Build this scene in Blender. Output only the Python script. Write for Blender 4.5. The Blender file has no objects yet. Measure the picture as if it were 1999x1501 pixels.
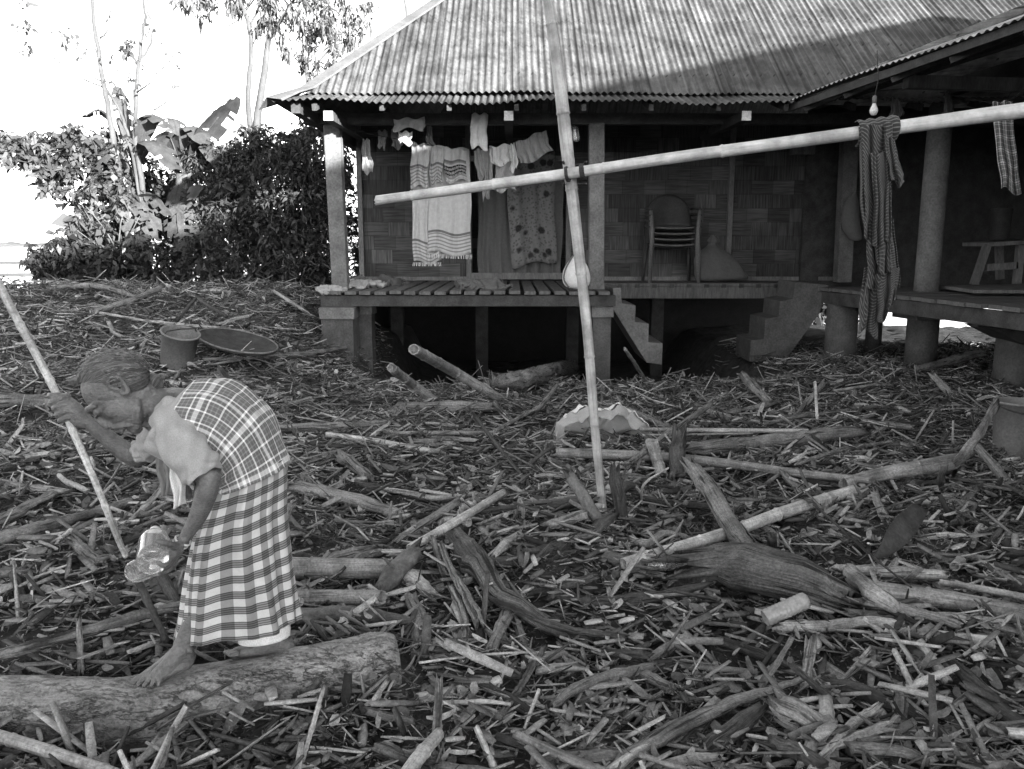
import bpy, math, random
import numpy as np
from mathutils import Vector, Matrix
random.seed(7); rng = np.random.default_rng(7)
scene = bpy.context.scene
COL = scene.collection
# ------------------------------------------------------------------ camera model
F = 1600.0; TH = math.radians(9.68); CAM = np.array([0.0, 0.0, 1.55])
FW = np.array([0, math.cos(TH), -math.sin(TH)]); UP = np.array([0, math.sin(TH), math.cos(TH)])
def ray(px, py):
    return np.array([1.0, 0, 0])*((px-999.5)/F) + UP*((750.5-py)/F) + FW
def at(px, py, Y):
    """the point of the vertical plane at distance Y seen at photo pixel px, py"""
    d = ray(px, py); return CAM + d*(Y/d[1])
def scale_at(p):
    return float((np.asarray(p)-CAM) @ FW)/F
def sstep(a, b, x):
    t = np.clip((np.asarray(x, float)-a)/(b-a), 0, 1); return t*t*(3-2*t)
def G(x, y):
    """height of the debris bed"""
    x = np.asarray(x, float); y = np.asarray(y, float)
    m = sstep(-1.3, -3.3, x)*np.clip((y-4.3)/7.2, 0, 1)*0.93
    lump = 0.035*np.sin(1.9*x+0.7)*np.sin(1.6*y+1.1) + 0.03*np.sin(3.7*x-1.3*y) + 0.02*np.sin(5.1*y+2.3*x+2.0) + 0.014*np.sin(9*x+4*y)*np.sin(8*y-3*x)
    lump = lump*(1-0.5*sstep(9, 11, y))
    heap = 0.16*np.exp(-((x+1.9)/0.9)**2-((y-3.5)/0.8)**2) + 0.10*np.exp(-((x-0.2)/0.7)**2-((y-3.7)/0.8)**2) \
         + 0.10*np.exp(-((x-2.6)/1.3)**2-((y-4.2)/0.8)**2) + 0.07*np.exp(-((x-2.5)/1.6)**2-((y-7.2)/1.2)**2) + 0.16*np.exp(-((x-3.6)/1.0)**2-((y-9.3)/.8)**2)
    q = np.sin(13.1*x+5.3*y+.4)*np.sin(11.7*y-4.9*x+1.3) + .8*np.sin(7.7*x-9.3*y)*np.sin(8.9*x+6.1*y+2) + .6*np.sin(21*x+3*y)*np.sin(19*y-5*x)
    z = 0.03 + m + lump + heap + .022*q*(1-.5*sstep(6, 10, y))
    dip = .62*sstep(8.75, 9.7, y)*sstep(-2.0, -1.55, x)*sstep(3.3, 2.7, x)
    z = z - dip
    fall = sstep(11.6, 15.0, y)*(z+0.35) * sstep(-1.5, -3.0, x)
    fall2 = sstep(15.5, 20.0, y)*1.45
    return z - fall - fall2*(1-0.0)
def gnd(px, py, lift=0.0):
    d = ray(px, py); t = 1.2; prev = t
    while t < 40:
        p = CAM + d*t
        if p[2] < G(p[0], p[1]) + lift: break
        prev = t; t += 0.02
    lo, hi = prev, t
    for _ in range(18):
        m = (lo+hi)/2; p = CAM + d*m
        if p[2] < G(p[0], p[1]) + lift: hi = m
        else: lo = m
    return CAM + d*hi
# ------------------------------------------------------------------ objects
def mesh_of(name, V, Fs, smooth=True):
    me = bpy.data.meshes.new(name)
    me.from_pydata([tuple(map(float, v)) for v in V], [], [tuple(map(int, f)) for f in Fs])
    me.update()
    if smooth:
        me.polygons.foreach_set('use_smooth', [True]*len(me.polygons))
    return me
def link(name, me, m, parent=None):
    o = bpy.data.objects.new(name, me); COL.objects.link(o)
    if m is not None and len(me.materials) == 0: me.materials.append(m)
    if parent is not None: o.parent = parent
    return o
def obj(name, V, Fs, m, parent=None, smooth=True):
    return link(name, mesh_of(name, V, Fs, smooth), m, parent)
def tag(o, label=None, cat=None, group=None, kind=None):
    if label: o['label'] = label
    if cat: o['category'] = cat
    if group: o['group'] = group
    if kind: o['kind'] = kind
    return o
def thing(name, label, cat, group=None, loc=(0, 0, 0)):
    o = bpy.data.objects.new(name, None); COL.objects.link(o); o.location = loc
    return tag(o, label, cat, group)
class MB:
    """collects shapes into one mesh"""
    def __init__(s): s.V = []; s.F = []
    def add(s, V, Fs):
        b = len(s.V); s.V += [tuple(v) for v in V]; s.F += [tuple(i+b for i in f) for f in Fs]; return s
    def box(s, c, size, rz=0, rx=0, ry=0, j=0):
        R = Matrix.Rotation(rz, 3, 'Z') @ Matrix.Rotation(ry, 3, 'Y') @ Matrix.Rotation(rx, 3, 'X')
        V = []
        for x in (-.5, .5):
            for y in (-.5, .5):
                for z in (-.5, .5):
                    v = R @ Vector((x*size[0], y*size[1], z*size[2]))
                    V.append((c[0]+v.x+random.uniform(-j, j), c[1]+v.y+random.uniform(-j, j), c[2]+v.z+random.uniform(-j, j)))
        return s.add(V, [(0, 1, 3, 2), (4, 6, 7, 5), (0, 4, 5, 1), (2, 3, 7, 6), (0, 2, 6, 4), (1, 5, 7, 3)])
    def beam(s, a, b, w, h, up=(0, 0, 1)):
        a = np.array(a, float); b = np.array(b, float); d = b-a; d /= np.linalg.norm(d)
        u = np.array(up, float); sd = np.cross(d, u); sd /= np.linalg.norm(sd); u = np.cross(sd, d)
        V = [p + sd*i*w/2 + u*k*h/2 for p in (a, b) for i, k in ((-1, -1), (1, -1), (1, 1), (-1, 1))]
        return s.add(V, [(0, 1, 2, 3), (7, 6, 5, 4), (0, 4, 5, 1), (1, 5, 6, 2), (2, 6, 7, 3), (3, 7, 4, 0)])
    def tube(s, *a, **k):
        V, Fs = tube(*a, **k); return s.add(V, Fs)
    def make(s, name, m, parent=None, smooth=False): return obj(name, s.V, s.F, m, parent, smooth)
def frames(P):
    P = np.asarray(P, float); n = len(P)
    T = np.gradient(P, axis=0); T /= np.linalg.norm(T, axis=1)[:, None]+1e-12
    ref = np.array([0, 0, 1.0]) if abs(T[0][2]) < 0.9 else np.array([0, 1.0, 0])
    N = np.zeros_like(P); N[0] = ref - T[0]*(ref@T[0]); N[0] /= np.linalg.norm(N[0])
    for i in range(1, n):
        v = N[i-1] - T[i]*(N[i-1]@T[i]); N[i] = v/(np.linalg.norm(v)+1e-12)
    return T, N, np.cross(T, N)
def spline(P, n):
    """Catmull-Rom through P, n samples"""
    P = np.asarray(P, float)
    if len(P) == 2: return P[0] + (P[1]-P[0])*np.linspace(0, 1, n)[:, None]
    Q = np.vstack([2*P[0]-P[1], P, 2*P[-1]-P[-2]]); out = []
    for t in np.linspace(0, len(P)-1, n):
        i = min(int(t), len(P)-2); f = t-i; a, b, c, d = Q[i:i+4]
        out.append(0.5*((2*b)+(-a+c)*f+(2*a-5*b+4*c-d)*f*f+(-a+3*b-3*c+d)*f**3))
    return np.array(out)
def tube(P, R, n=10, cap=True, flat=1.0, rough=0.0, ragged=0.0, hemi=False, hollow=False, roll=0.0):
    P = np.asarray(P, float); R = np.broadcast_to(np.asarray(R, float), (len(P),)).copy()
    if hemi:                                              # rounded ends
        T, _, _ = frames(P)
        k = np.array([0.0, 0.35, 0.7, 0.92]); pre = [P[0]-T[0]*R[0]*math.sqrt(1-a*a) for a in k]; post = [P[-1]+T[-1]*R[-1]*math.sqrt(1-a*a) for a in k[::-1]]
        kk = np.maximum(k, .02)
        P = np.vstack([pre, P, post]); R = np.concatenate([R[0]*kk, R, R[-1]*kk[::-1]])
    T, N, B = frames(P); V = []
    ph = rng.random(8)*6.28
    hk = ((2, 1.0), (3, .9), (5, .8), (8, .6), (13, .45))
    for i in range(len(P)):
        for j in range(n):
            a = 2*math.pi*j/n + roll
            r = R[i]*(1 + rough*(sum(w_*math.sin(k_*a+ph[q_]+i*(.11+.05*q_)) for q_, (k_, w_) in enumerate(hk))*.5 + rng.normal(0, .25)))
            p = P[i] + N[i]*math.cos(a)*r*flat + B[i]*math.sin(a)*r
            if ragged and i in (0, len(P)-1):
                p = p + T[i]*(1 if i else -1)*ragged*R[i]*(rng.random()**2*2.2-.5)
            V.append(p)
    Fs = [(i*n+j, i*n+(j+1) % n, (i+1)*n+(j+1) % n, (i+1)*n+j) for i in range(len(P)-1) for j in range(n)]
    if hollow:                                            # open bamboo ends with a wall
        for e, sgn in ((0, 1), (len(P)-1, -1)):
            b = len(V)
            for dd, kk in ((0.0, .78), (1.2, .74)):
                for j in range(n):
                    V.append(P[e] + (np.array(V[e*n+j])-P[e])*kk + T[e]*sgn*dd*R[e])
            o = [e*n+j for j in range(n)]; q1 = [b+j for j in range(n)]; q2 = [b+n+j for j in range(n)]
            for j in range(n):
                k = (j+1) % n
                f1 = (o[j], q1[j], q1[k], o[k]); f2 = (q1[j], q2[j], q2[k], q1[k])
                Fs += [f1, f2] if sgn > 0 else [f1[::-1], f2[::-1]]
            Fs.append(tuple(q2) if sgn < 0 else tuple(q2[::-1]))
    elif cap:
        V += [P[0], P[-1]]; a, b = len(V)-2, len(V)-1; L = (len(P)-1)*n
        Fs += [(a, (j+1) % n, j) for j in range(n)] + [(b, L+j, L+(j+1) % n) for j in range(n)]
    return V, Fs
def lathe(prof, n=24, cap=True):
    V = [(r*math.cos(2*math.pi*j/n), r*math.sin(2*math.pi*j/n), z) for r, z in prof for j in range(n)]
    Fs = [(i*n+j, i*n+(j+1) % n, (i+1)*n+(j+1) % n, (i+1)*n+j) for i in range(len(prof)-1) for j in range(n)]
    if cap: Fs += [tuple(range(n))[::-1], tuple((len(prof)-1)*n+j for j in range(n))]
    return V, Fs
def place(V, o, x, y, z):
    """local points to a frame with origin o and axes x, y, z"""
    A = np.array(V, float); return np.asarray(o) + A[:, :1]*np.asarray(x) + A[:, 1:2]*np.asarray(y) + A[:, 2:3]*np.asarray(z)
def unit(v):
    v = np.asarray(v, float); return v/(np.linalg.norm(v)+1e-12)
def axes(zdir, hint=(0, 0, 1)):
    z = unit(zdir); h = np.asarray(hint, float)
    if abs(z@unit(h)) > .98: h = np.array([0, 1.0, 0])
    x = unit(np.cross(h, z)); return x, np.cross(z, x), z
def grid_obj(name, P, m, parent=None, uv=None, closed=False, solid=0.0, smooth=True):
    """P: rows x cols x 3"""
    r, c, _ = P.shape; V = P.reshape(-1, 3)
    cc = c if closed else c-1
    Fs = [(i*c+j, i*c+(j+1) % c, (i+1)*c+(j+1) % c, (i+1)*c+j) for i in range(r-1) for j in range(cc)]
    me = mesh_of(name, V, Fs, smooth)
    if uv is not None:
        U = uv.reshape(-1, 2); L = me.uv_layers.new(name='UVMap')
        li = np.zeros(len(me.loops), int); me.loops.foreach_get('vertex_index', li)
        W = U[li].copy()
        if closed:                                        # unwrap the seam
            W4 = W.reshape(-1, 4, 2); mx = W4[:, :, 0].max(1) - W4[:, :, 0].min(1); span = U[:, 0].max()
            bad = mx > span*.6
            sub = W4[bad]; sub[:, :, 0] = np.where(sub[:, :, 0] < span*.3, sub[:, :, 0]+span*c/(c-1), sub[:, :, 0]); W4[bad] = sub
            W = W4.reshape(-1, 2)
        L.data.foreach_set('uv', W.astype(np.float32).ravel())
    o = link(name, me, m, parent)
    if solid:
        md = o.modifiers.new('thick', 'SOLIDIFY'); md.thickness = solid; md.offset = 0
    return o
# ------------------------------------------------------------------ materials (a black and white place: greys only)
class NT:
    def __init__(s, name):
        s.m = bpy.data.materials.new(name); s.m.use_nodes = True; s.t = s.m.node_tree; s.t.nodes.clear()
        s.out = s.n('ShaderNodeOutputMaterial'); s.b = s.n('ShaderNodeBsdfPrincipled'); s.l(s.b.outputs[0], s.out.inputs[0])
    def n(s, typ, **k):
        nd = s.t.nodes.new(typ)
        for a, v in k.items(): setattr(nd, a, v)
        return nd
    def l(s, a, b): s.t.links.new(a, b)
    def put(s, sock, v):
        if isinstance(v, (int, float)): sock.default_value = v
        elif isinstance(v, (tuple, list)): sock.default_value = v
        else: s.l(v, sock)
    def math(s, op, a, b=0.0, c=None):
        nd = s.n('ShaderNodeMath', operation=op); s.put(nd.inputs[0], a); s.put(nd.inputs[1], b)
        if c is not None: s.put(nd.inputs[2], c)
        return nd.outputs[0]
    def coord(s, which='Object', sc=(1, 1, 1), rot=(0, 0, 0)):
        tc = s.n('ShaderNodeTexCoord'); mp = s.n('ShaderNodeMapping'); s.l(tc.outputs[which], mp.inputs[0])
        mp.inputs['Scale'].default_value = sc; mp.inputs['Rotation'].default_value = rot; return mp.outputs[0]
    def noise(s, vec, sc, det=4, rough=.6):
        nd = s.n('ShaderNodeTexNoise'); s.l(vec, nd.inputs['Vector']); nd.inputs['Scale'].default_value = sc
        nd.inputs['Detail'].default_value = det; nd.inputs['Roughness'].default_value = rough; return nd.outputs['Fac']
    def ramp(s, f, a, b, lo=.3, hi=.7):
        nd = s.n('ShaderNodeMapRange'); s.put(nd.inputs[0], f); nd.inputs[1].default_value = lo; nd.inputs[2].default_value = hi
        nd.inputs[3].default_value = a; nd.inputs[4].default_value = b; return nd.outputs[0]
    def grey(s, v): 
        nd = s.n('ShaderNodeCombineColor'); [s.put(nd.inputs[i], v) for i in range(3)]; return nd.outputs[0]
    def bump(s, h, st, dist=.01):
        nd = s.n('ShaderNodeBump'); s.l(h, nd.inputs['Height']); nd.inputs['Strength'].default_value = st; nd.inputs['Distance'].default_value = dist
        s.l(nd.outputs[0], s.b.inputs['Normal'])
    def done(s, v, rough=.8, spec=.3):
        s.l(s.grey(v) if not isinstance(v, (int, float)) else s.grey(v), s.b.inputs['Base Color'])
        s.put(s.b.inputs['Roughness'], rough); s.b.inputs['Specular IOR Level'].default_value = spec
        return s.m
def plain(name, a, b, sc=8, stretch=(1, 1, 1), rough=.85, bump=.3, spec=.25, var=.0, fine=60, dist=.01):
    """mottled matte surface between greys a and b"""
    t = NT(name); v = t.coord('Object', stretch)
    f = t.noise(v, sc, 5, .65); g = t.noise(v, fine, 3, .6)
    c = t.ramp(f, a, b, .3, .7)
    c = t.math('MULTIPLY', c, t.ramp(g, .75, 1.25, .3, .7))
    if var:
        oi = t.n('ShaderNodeObjectInfo'); c = t.math('MULTIPLY', c, t.math('ADD', t.math('MULTIPLY', oi.outputs['Random'], var), 1-var/2))
    if bump: t.bump(t.math('ADD', t.math('MULTIPLY', f, .6), t.math('MULTIPLY', g, .5)), bump, dist)
    return t.done(c, rough, spec)
def wood(name, a, b, rough=.8, bump=.5, spec=.25, var=.5, sc=1.0, crack=.6, speck=1.0):
    """grain and cracks running along the piece (UV in metres)"""
    t = NT(name); uvn = t.n('ShaderNodeUVMap'); oi = t.n('ShaderNodeObjectInfo'); rnd = oi.outputs['Random']
    cb = t.n('ShaderNodeCombineXYZ'); t.l(t.math('MULTIPLY', rnd, 37.0), cb.inputs[0]); t.l(t.math('MULTIPLY', rnd, 91.0), cb.inputs[1])
    def nz(u, v, det):
        mp = t.n('ShaderNodeMapping'); t.l(uvn.outputs[0], mp.inputs[0]); t.l(cb.outputs[0], mp.inputs['Location']); mp.inputs['Scale'].default_value = (u*sc, v*sc, 1); return t.noise(mp.outputs[0], 1.0, det, .65)
    g = nz(70, 4, 5); g2 = nz(260, 14, 4); ck = nz(48, 3.2, 3); v = t.coord('Object'); f = t.noise(v, 7, 4, .6); h = t.noise(v, 90, 4, .7)
    c = t.ramp(t.math('ADD', t.math('MULTIPLY', g, .55), t.math('MULTIPLY', g2, .45)), a, b, .38, .62)
    c = t.math('MULTIPLY', c, t.ramp(f, .6, 1.3, .35, .65)); c = t.math('MULTIPLY', c, t.ramp(h, 1-.35*speck, 1+.3*speck, .35, .65))
    cr = t.ramp(ck, 1-crack, 1.0, .38, .44); c = t.math('MULTIPLY', c, cr)
    c = t.math('MULTIPLY', c, t.math('ADD', t.math('MULTIPLY', rnd, var), 1-var/2))
    t.bump(t.math('ADD', t.math('ADD', g, t.math('MULTIPLY', g2, .5)), t.math('ADD', t.math('MULTIPLY', h, .5), t.math('MULTIPLY', cr, .8))), bump, .009)
    return t.done(c, rough, spec)
def set_uv_tube(o, n, rows, length, rad):
    """UV in metres on the side faces of tube(); rows of n quads come first"""
    me = o.data; L = me.uv_layers.new(name='UVMap'); k = (rows-1)*n
    uv = np.zeros((len(me.loops), 2), np.float32); i = 0
    w = 2*math.pi*rad/n; h = length/max(1, rows-1)
    for r in range(rows-1):
        for j in range(n):
            uv[i:i+4] = ((j*w, r*h), ((j+1)*w, r*h), ((j+1)*w, (r+1)*h), (j*w, (r+1)*h)); i += 4
    V = np.zeros(len(me.vertices)*3, np.float32); me.vertices.foreach_get('co', V); V = V.reshape(-1, 3)
    li = np.zeros(len(me.loops), int); me.loops.foreach_get('vertex_index', li)
    uv[i:] = V[li[i:]][:, :2]*.3
    L.data.foreach_set('uv', uv.ravel())
SKY, SUNP, EXPO = 0.15, 5.0, 2.55
# ------------------------------------------------------------------ camera, light, sky
cam = bpy.data.cameras.new('camera'); co = bpy.data.objects.new('camera', cam); COL.objects.link(co)
co.location = CAM; co.rotation_euler = (math.pi/2-TH, 0, 0); cam.sensor_width = 36; cam.lens = F/1999*36
cam.clip_start = .05; cam.clip_end = 20000; scene.camera = co
SUN_AZ, SUN_EL = math.radians(37), math.radians(9.0)
SDIR = np.array([math.sin(SUN_AZ)*math.cos(SUN_EL), -math.cos(SUN_AZ)*math.cos(SUN_EL), math.sin(SUN_EL)])
w = bpy.data.worlds.new('World'); scene.world = w; w.use_nodes = True; nt = w.node_tree; nt.nodes.clear()
sky = nt.nodes.new('ShaderNodeTexSky'); sky.sky_type = 'NISHITA'; sky.sun_disc = False; sky.sun_elevation = SUN_EL
sky.sun_rotation = math.pi - SUN_AZ; sky.air_density = 1.0; sky.dust_density = .6
bw = nt.nodes.new('ShaderNodeRGBToBW'); bg = nt.nodes.new('ShaderNodeBackground'); wo = nt.nodes.new('ShaderNodeOutputWorld')
nt.links.new(sky.outputs[0], bw.inputs[0]); nt.links.new(bw.outputs[0], bg.inputs[0]); nt.links.new(bg.outputs[0], wo.inputs[0])
bg.inputs[1].default_value = SKY
sl = bpy.data.lights.new('sun', 'SUN'); so = bpy.data.objects.new('sun', sl); COL.objects.link(so)
sl.energy = SUNP; sl.angle = math.radians(.6); sl.color = (1, 1, 1)
so.rotation_euler = Vector(SDIR).to_track_quat('Z', 'Y').to_euler()
so.location = (6, -8, 6)
scene.view_settings.view_transform = 'Standard'; scene.view_settings.look = 'None'
scene.view_settings.exposure = EXPO; scene.view_settings.gamma = 1
scene.cycles.max_bounces = 6; scene.cycles.diffuse_bounces = 3; scene.cycles.transparent_max_bounces = 8
# ------------------------------------------------------------------ materials
M = {}
M['mud'] = plain('mud', .025, .075, 9, rough=.8, bump=1.0, fine=70, dist=.02)
M['river'] = None
t = NT('river_water'); v = t.coord('Object', (1, .35, 1)); t.bump(t.noise(v, .8, 3, .6), .08, .05); M['river'] = t.done(.05, .08, .6)
M['bank'] = plain('far_bank', .10, .22, .05, bump=0, fine=.3)
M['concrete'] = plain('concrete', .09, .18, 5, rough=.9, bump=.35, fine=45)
M['dark_concrete'] = plain('darker_concrete', .055, .105, 5, rough=.9, bump=.35, fine=45)  # same concrete in darker greys, for stilts and wing steps
M['timber'] = plain('weathered_timber', .09, .2, 6, (1, 1, .25), .85, .35)
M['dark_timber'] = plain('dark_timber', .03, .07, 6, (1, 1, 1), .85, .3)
M['deckwood'] = plain('deck_planks', .06, .14, 5, (6, .7, 1), .75, .4, var=0)
M['pale_paint'] = plain('pale_paint', .36, .5, 8, bump=.1)
M['black'] = plain('unlit_black', .012, .02, 6, bump=.1)  # colour of the sheets that imitate deep shade below the floors
def metal_sheet(name, a, b, along):
    """weathered galvanised sheet, streaks run down the slope (axis along), lapped sheets differ"""
    t = NT(name); sc = (9, 1.0, 1.0) if along == 'y' else (1.0, 9, 1.0)
    f = t.noise(t.coord('Object', sc), 1.6, 6, .7); g = t.noise(t.coord('Object'), 14, 5, .7)
    tc = t.n('ShaderNodeTexCoord'); sp = t.n('ShaderNodeSeparateXYZ'); t.l(tc.outputs['Object'], sp.inputs[0])
    ax, ay = (sp.outputs[0], sp.outputs[1]) if along == 'y' else (sp.outputs[1], sp.outputs[0])
    cb = t.n('ShaderNodeCombineXYZ'); t.l(t.math('FLOOR', t.math('DIVIDE', ax, .8)), cb.inputs[0]); t.l(t.math('FLOOR', t.math('DIVIDE', ay, 1.9)), cb.inputs[1])
    wn = t.n('ShaderNodeTexWhiteNoise'); t.l(cb.outputs[0], wn.inputs[0])
    c = t.ramp(t.math('ADD', t.math('MULTIPLY', f, .55), t.math('MULTIPLY', g, .45)), a, b, .34, .66)
    c = t.math('MULTIPLY', c, t.ramp(wn.outputs[0], .72, 1.2, 0, 1))
    fa = t.math('FRACT', t.math('DIVIDE', ax, .8)); c = t.math('MULTIPLY', c, t.ramp(fa, .45, 1, .012, .03))
    fb = t.math('FRACT', t.math('DIVIDE', ay, 1.9)); c = t.math('MULTIPLY', c, t.ramp(fb, .55, 1, .004, .012))
    nx = t.math('MULTIPLY', t.math('SUBTRACT', t.math('FRACT', t.math('DIVIDE', ax, .16)), .5), .16); ny = t.math('MULTIPLY', t.math('SUBTRACT', t.math('FRACT', t.math('DIVIDE', ay, .62)), .5), .62)
    dn = t.math('SQRT', t.math('ADD', t.math('MULTIPLY', nx, nx), t.math('MULTIPLY', ny, ny))); c = t.math('MULTIPLY', c, t.ramp(dn, .3, 1, .012, .018))
    rp = t.noise(t.coord('Object'), 2.2, 5, .7); c = t.math('MULTIPLY', c, t.ramp(rp, .6, 1.12, .38, .56))
    st = t.noise(t.coord('Object', (22, .5, .5) if along == 'y' else (.5, 22, .5)), 1.0, 4, .6); c = t.math('MULTIPLY', c, t.ramp(st, .55, 1.1, .35, .55))
    return t.done(c, t.ramp(g, .6, .8), .2)
M['roof'] = metal_sheet('galvanised_roof', .028, .125, 'y')
M['wing_roof'] = metal_sheet('galvanised_wing_roof', .19, .5, 'x')
M['cap'] = plain('roof_cap_metal', .07, .15, 4, rough=.55, bump=.15, spec=.5)
def woven(name):
    """bamboo matting: blocks of upright and level strips"""
    t = NT(name); tc = t.n('ShaderNodeTexCoord'); sp = t.n('ShaderNodeSeparateXYZ'); t.l(tc.outputs['Object'], sp.inputs[0])
    x, z = sp.outputs[0], sp.outputs[2]
    row = t.math('FLOOR', t.math('DIVIDE', z, .21)); off = t.math('MULTIPLY', t.math('FRACT', t.math('MULTIPLY', t.math('SINE', t.math('MULTIPLY', row, 12.9)), 43.7)), .3)
    col = t.math('FLOOR', t.math('DIVIDE', t.math('ADD', x, off), .33))
    cb = t.n('ShaderNodeCombineXYZ'); t.l(col, cb.inputs[0]); t.l(row, cb.inputs[1])
    wn = t.n('ShaderNodeTexWhiteNoise'); t.l(cb.outputs[0], wn.inputs[0])
    par = t.math('GREATER_THAN', wn.outputs[0], .52)
    s1 = t.noise(t.coord('Object', (55, 1, 2.5)), 1, 3, .6); s2 = t.noise(t.coord('Object', (2.5, 1, 55)), 1, 3, .6)
    mx = t.n('ShaderNodeMix'); t.l(par, mx.inputs[0]); t.l(s1, mx.inputs[2]); t.l(s2, mx.inputs[3])
    fx = t.math('FRACT', t.math('DIVIDE', t.math('ADD', x, off), .33)); fz = t.math('FRACT', t.math('DIVIDE', z, .21))
    ed = t.math('MULTIPLY', t.math('GREATER_THAN', fx, .035), t.math('GREATER_THAN', fz, .05))
    wn2 = t.n('ShaderNodeTexWhiteNoise'); t.l(cb.outputs[0], wn2.inputs[0]); sc = t.n('ShaderNodeSeparateColor'); t.l(wn2.outputs[1], sc.inputs[0])
    c = t.math('MULTIPLY', t.ramp(mx.outputs[0], .03, .11, .3, .7), t.ramp(sc.outputs[1], .58, 1.35, 0, 1))
    c = t.math('MULTIPLY', c, t.math('ADD', t.math('MULTIPLY', ed, .3), .7)); c = t.math('MULTIPLY', c, t.ramp(t.noise(t.coord('Object'), 1.3, 4, .6), .6, 1.2, .3, .7))
    t.bump(t.math('ADD', mx.outputs[0], ed), .4, .01)
    return t.done(c, .75, .3)
M['woven'] = woven('woven_bamboo')
def cloth(name, pat=None, a=.3, b=.4, rough=.9, **k):
    t = NT(name); uvn = t.n('ShaderNodeUVMap'); sp = t.n('ShaderNodeSeparateXYZ'); t.l(uvn.outputs[0], sp.inputs[0])
    u, v = sp.outputs[0], sp.outputs[1]
    def band(x, per, w, ph=0.0):            # 1 inside the band
        return t.math('LESS_THAN', t.math('FRACT', t.math('ADD', t.math('DIVIDE', x, per), ph)), w)
    nz = t.noise(t.coord('Object'), 300, 2, .6)
    if pat == 'gingham':
        p = .056; bu = band(u, p, .5); bv = band(v, p*.95, .5)
        fine = t.math('MULTIPLY', bv, t.math('ADD', .8, t.math('MULTIPLY', band(v, p*.95/7, .45), .35)))
        c = t.math('MULTIPLY', t.math('SUBTRACT', 1.0, t.math('MULTIPLY', bu, .52)), t.math('SUBTRACT', 1.0, t.math('MULTIPLY', fine, .72)))
        c = t.math('MULTIPLY', c, .50)
    elif pat == 'plaid':
        p = .037; wu = t.math('MAXIMUM', band(u, p, .13), band(u, p*3, .09, .2)); wv = t.math('MAXIMUM', band(v, p, .12), band(v, p*3, .1, .53))
        fu = band(u, p/3, .3); fv = band(v, p/3, .3)
        base = t.math('ADD', .11, t.math('MULTIPLY', t.math('ADD', fu, fv), .05))
        c = t.math('ADD', base, t.math('MULTIPLY', t.math('ADD', wu, wv), .26))
    elif pat == 'stripes':
        c = t.math('ADD', .03, t.math('MULTIPLY', band(v, k.get('per', .022), .3), .085))
    elif pat == 'ends':                     # pale shawl with striped ends; v runs 0 at the line to L at the hem
        L = k['L']; s = t.math('SUBTRACT', L, v)
        e1 = t.math('MULTIPLY', t.math('LESS_THAN', s, .26), t.math('GREATER_THAN', s, .03))
        c = t.math('SUBTRACT', .40, t.math('MULTIPLY', t.math('MULTIPLY', e1, band(v, .045, .42)), .2))
        e2 = t.math('MULTIPLY', t.math('LESS_THAN', s, .29), t.math('GREATER_THAN', s, .26)); c = t.math('SUBTRACT', c, t.math('MULTIPLY', e2, .28))
        e3 = t.math('MULTIPLY', t.math('LESS_THAN', v, k.get('b1', -1)), t.math('GREATER_THAN', v, k.get('b0', -1)))
        vo = t.n('ShaderNodeTexVoronoi'); t.l(uvn.outputs[0], vo.inputs[0]); vo.inputs['Scale'].default_value = 60
        c = t.math('SUBTRACT', c, t.math('MULTIPLY', e3, t.ramp(vo.outputs[0], .34, .12, .2, .6)))
    elif pat == 'floral':
        vo = t.n('ShaderNodeTexVoronoi'); t.l(uvn.outputs[0], vo.inputs[0]); vo.inputs['Scale'].default_value = 5.2
        vo2 = t.n('ShaderNodeTexVoronoi'); t.l(uvn.outputs[0], vo2.inputs[0]); vo2.inputs['Scale'].default_value = 24
        c = t.math('MULTIPLY', t.ramp(vo.outputs[0], .03, .16, .22, .34), t.ramp(vo2.outputs[0], .6, 1.1, .2, .5))
    else:
        c = t.ramp(nz, a, b)
    c = t.math('MULTIPLY', c, t.ramp(nz, .94, 1.06, .3, .7))
    f = t.noise(t.coord('Object'), 22, 4, .6); c = t.math('MULTIPLY', c, t.ramp(f, .88, 1.08, .3, .7))
    t.bump(t.math('ADD', t.math('MULTIPLY', nz, .12), f), k.get('bump', .35), .006)
    t.b.inputs['Sheen Weight'].default_value = .1
    return t.done(c, rough, .15)
# ------------------------------------------------------------------ ground, water, far bank, sky side
ys = np.concatenate([[-600, -100, -20, -5, 0], np.arange(1.6, 16.0, .11), np.arange(16.5, 24, .75), [30, 60, 200]])
xs = np.concatenate([[-600, -120, -40, -20], np.arange(-11, 11.01, .13), [20, 40, 120, 600]])
XX, YY = np.meshgrid(xs, ys)
ZZ = G(np.clip(XX, -14, 14), np.clip(YY, 0, 25)) - .02 + (rng.random(XX.shape)-.5)*.035*(YY > 1)*(YY < 16)
ZZ = np.where(YY > 24, -1.6, ZZ)
grd = grid_obj('ground', np.dstack([XX, YY, ZZ]), M['mud']); tag(grd, kind='structure')
wt = obj('river_water', [(-9000, 13.5, -.62), (9000, 13.5, -.62), (9000, 12000, -.62), (-9000, 12000, -.62)], [(0, 1, 2, 3)], M['river']); tag(wt, kind='structure')
fx = np.linspace(-1500, 1500, 700); prof = np.array([(0, -1), (3, .6), (30, 2.0), (60, 1.0), (60, -1.5)])
FP = np.zeros((len(prof), len(fx), 3))
hh = np.abs(np.sin(fx*.013)+.6*np.sin(fx*.037+1)+.5*np.sin(fx*.11+2)+.4*np.sin(fx*.31))*1.1
for i, (dy, z) in enumerate(prof):
    FP[i, :, 0] = fx; FP[i, :, 1] = 760+dy+25*np.sin(fx*.004); FP[i, :, 2] = z + (hh*1.3+rng.random(len(fx))*.9 if i == 2 else 0)
fb = grid_obj('far_bank', FP, M['bank']); tag(fb, kind='structure')
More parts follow.
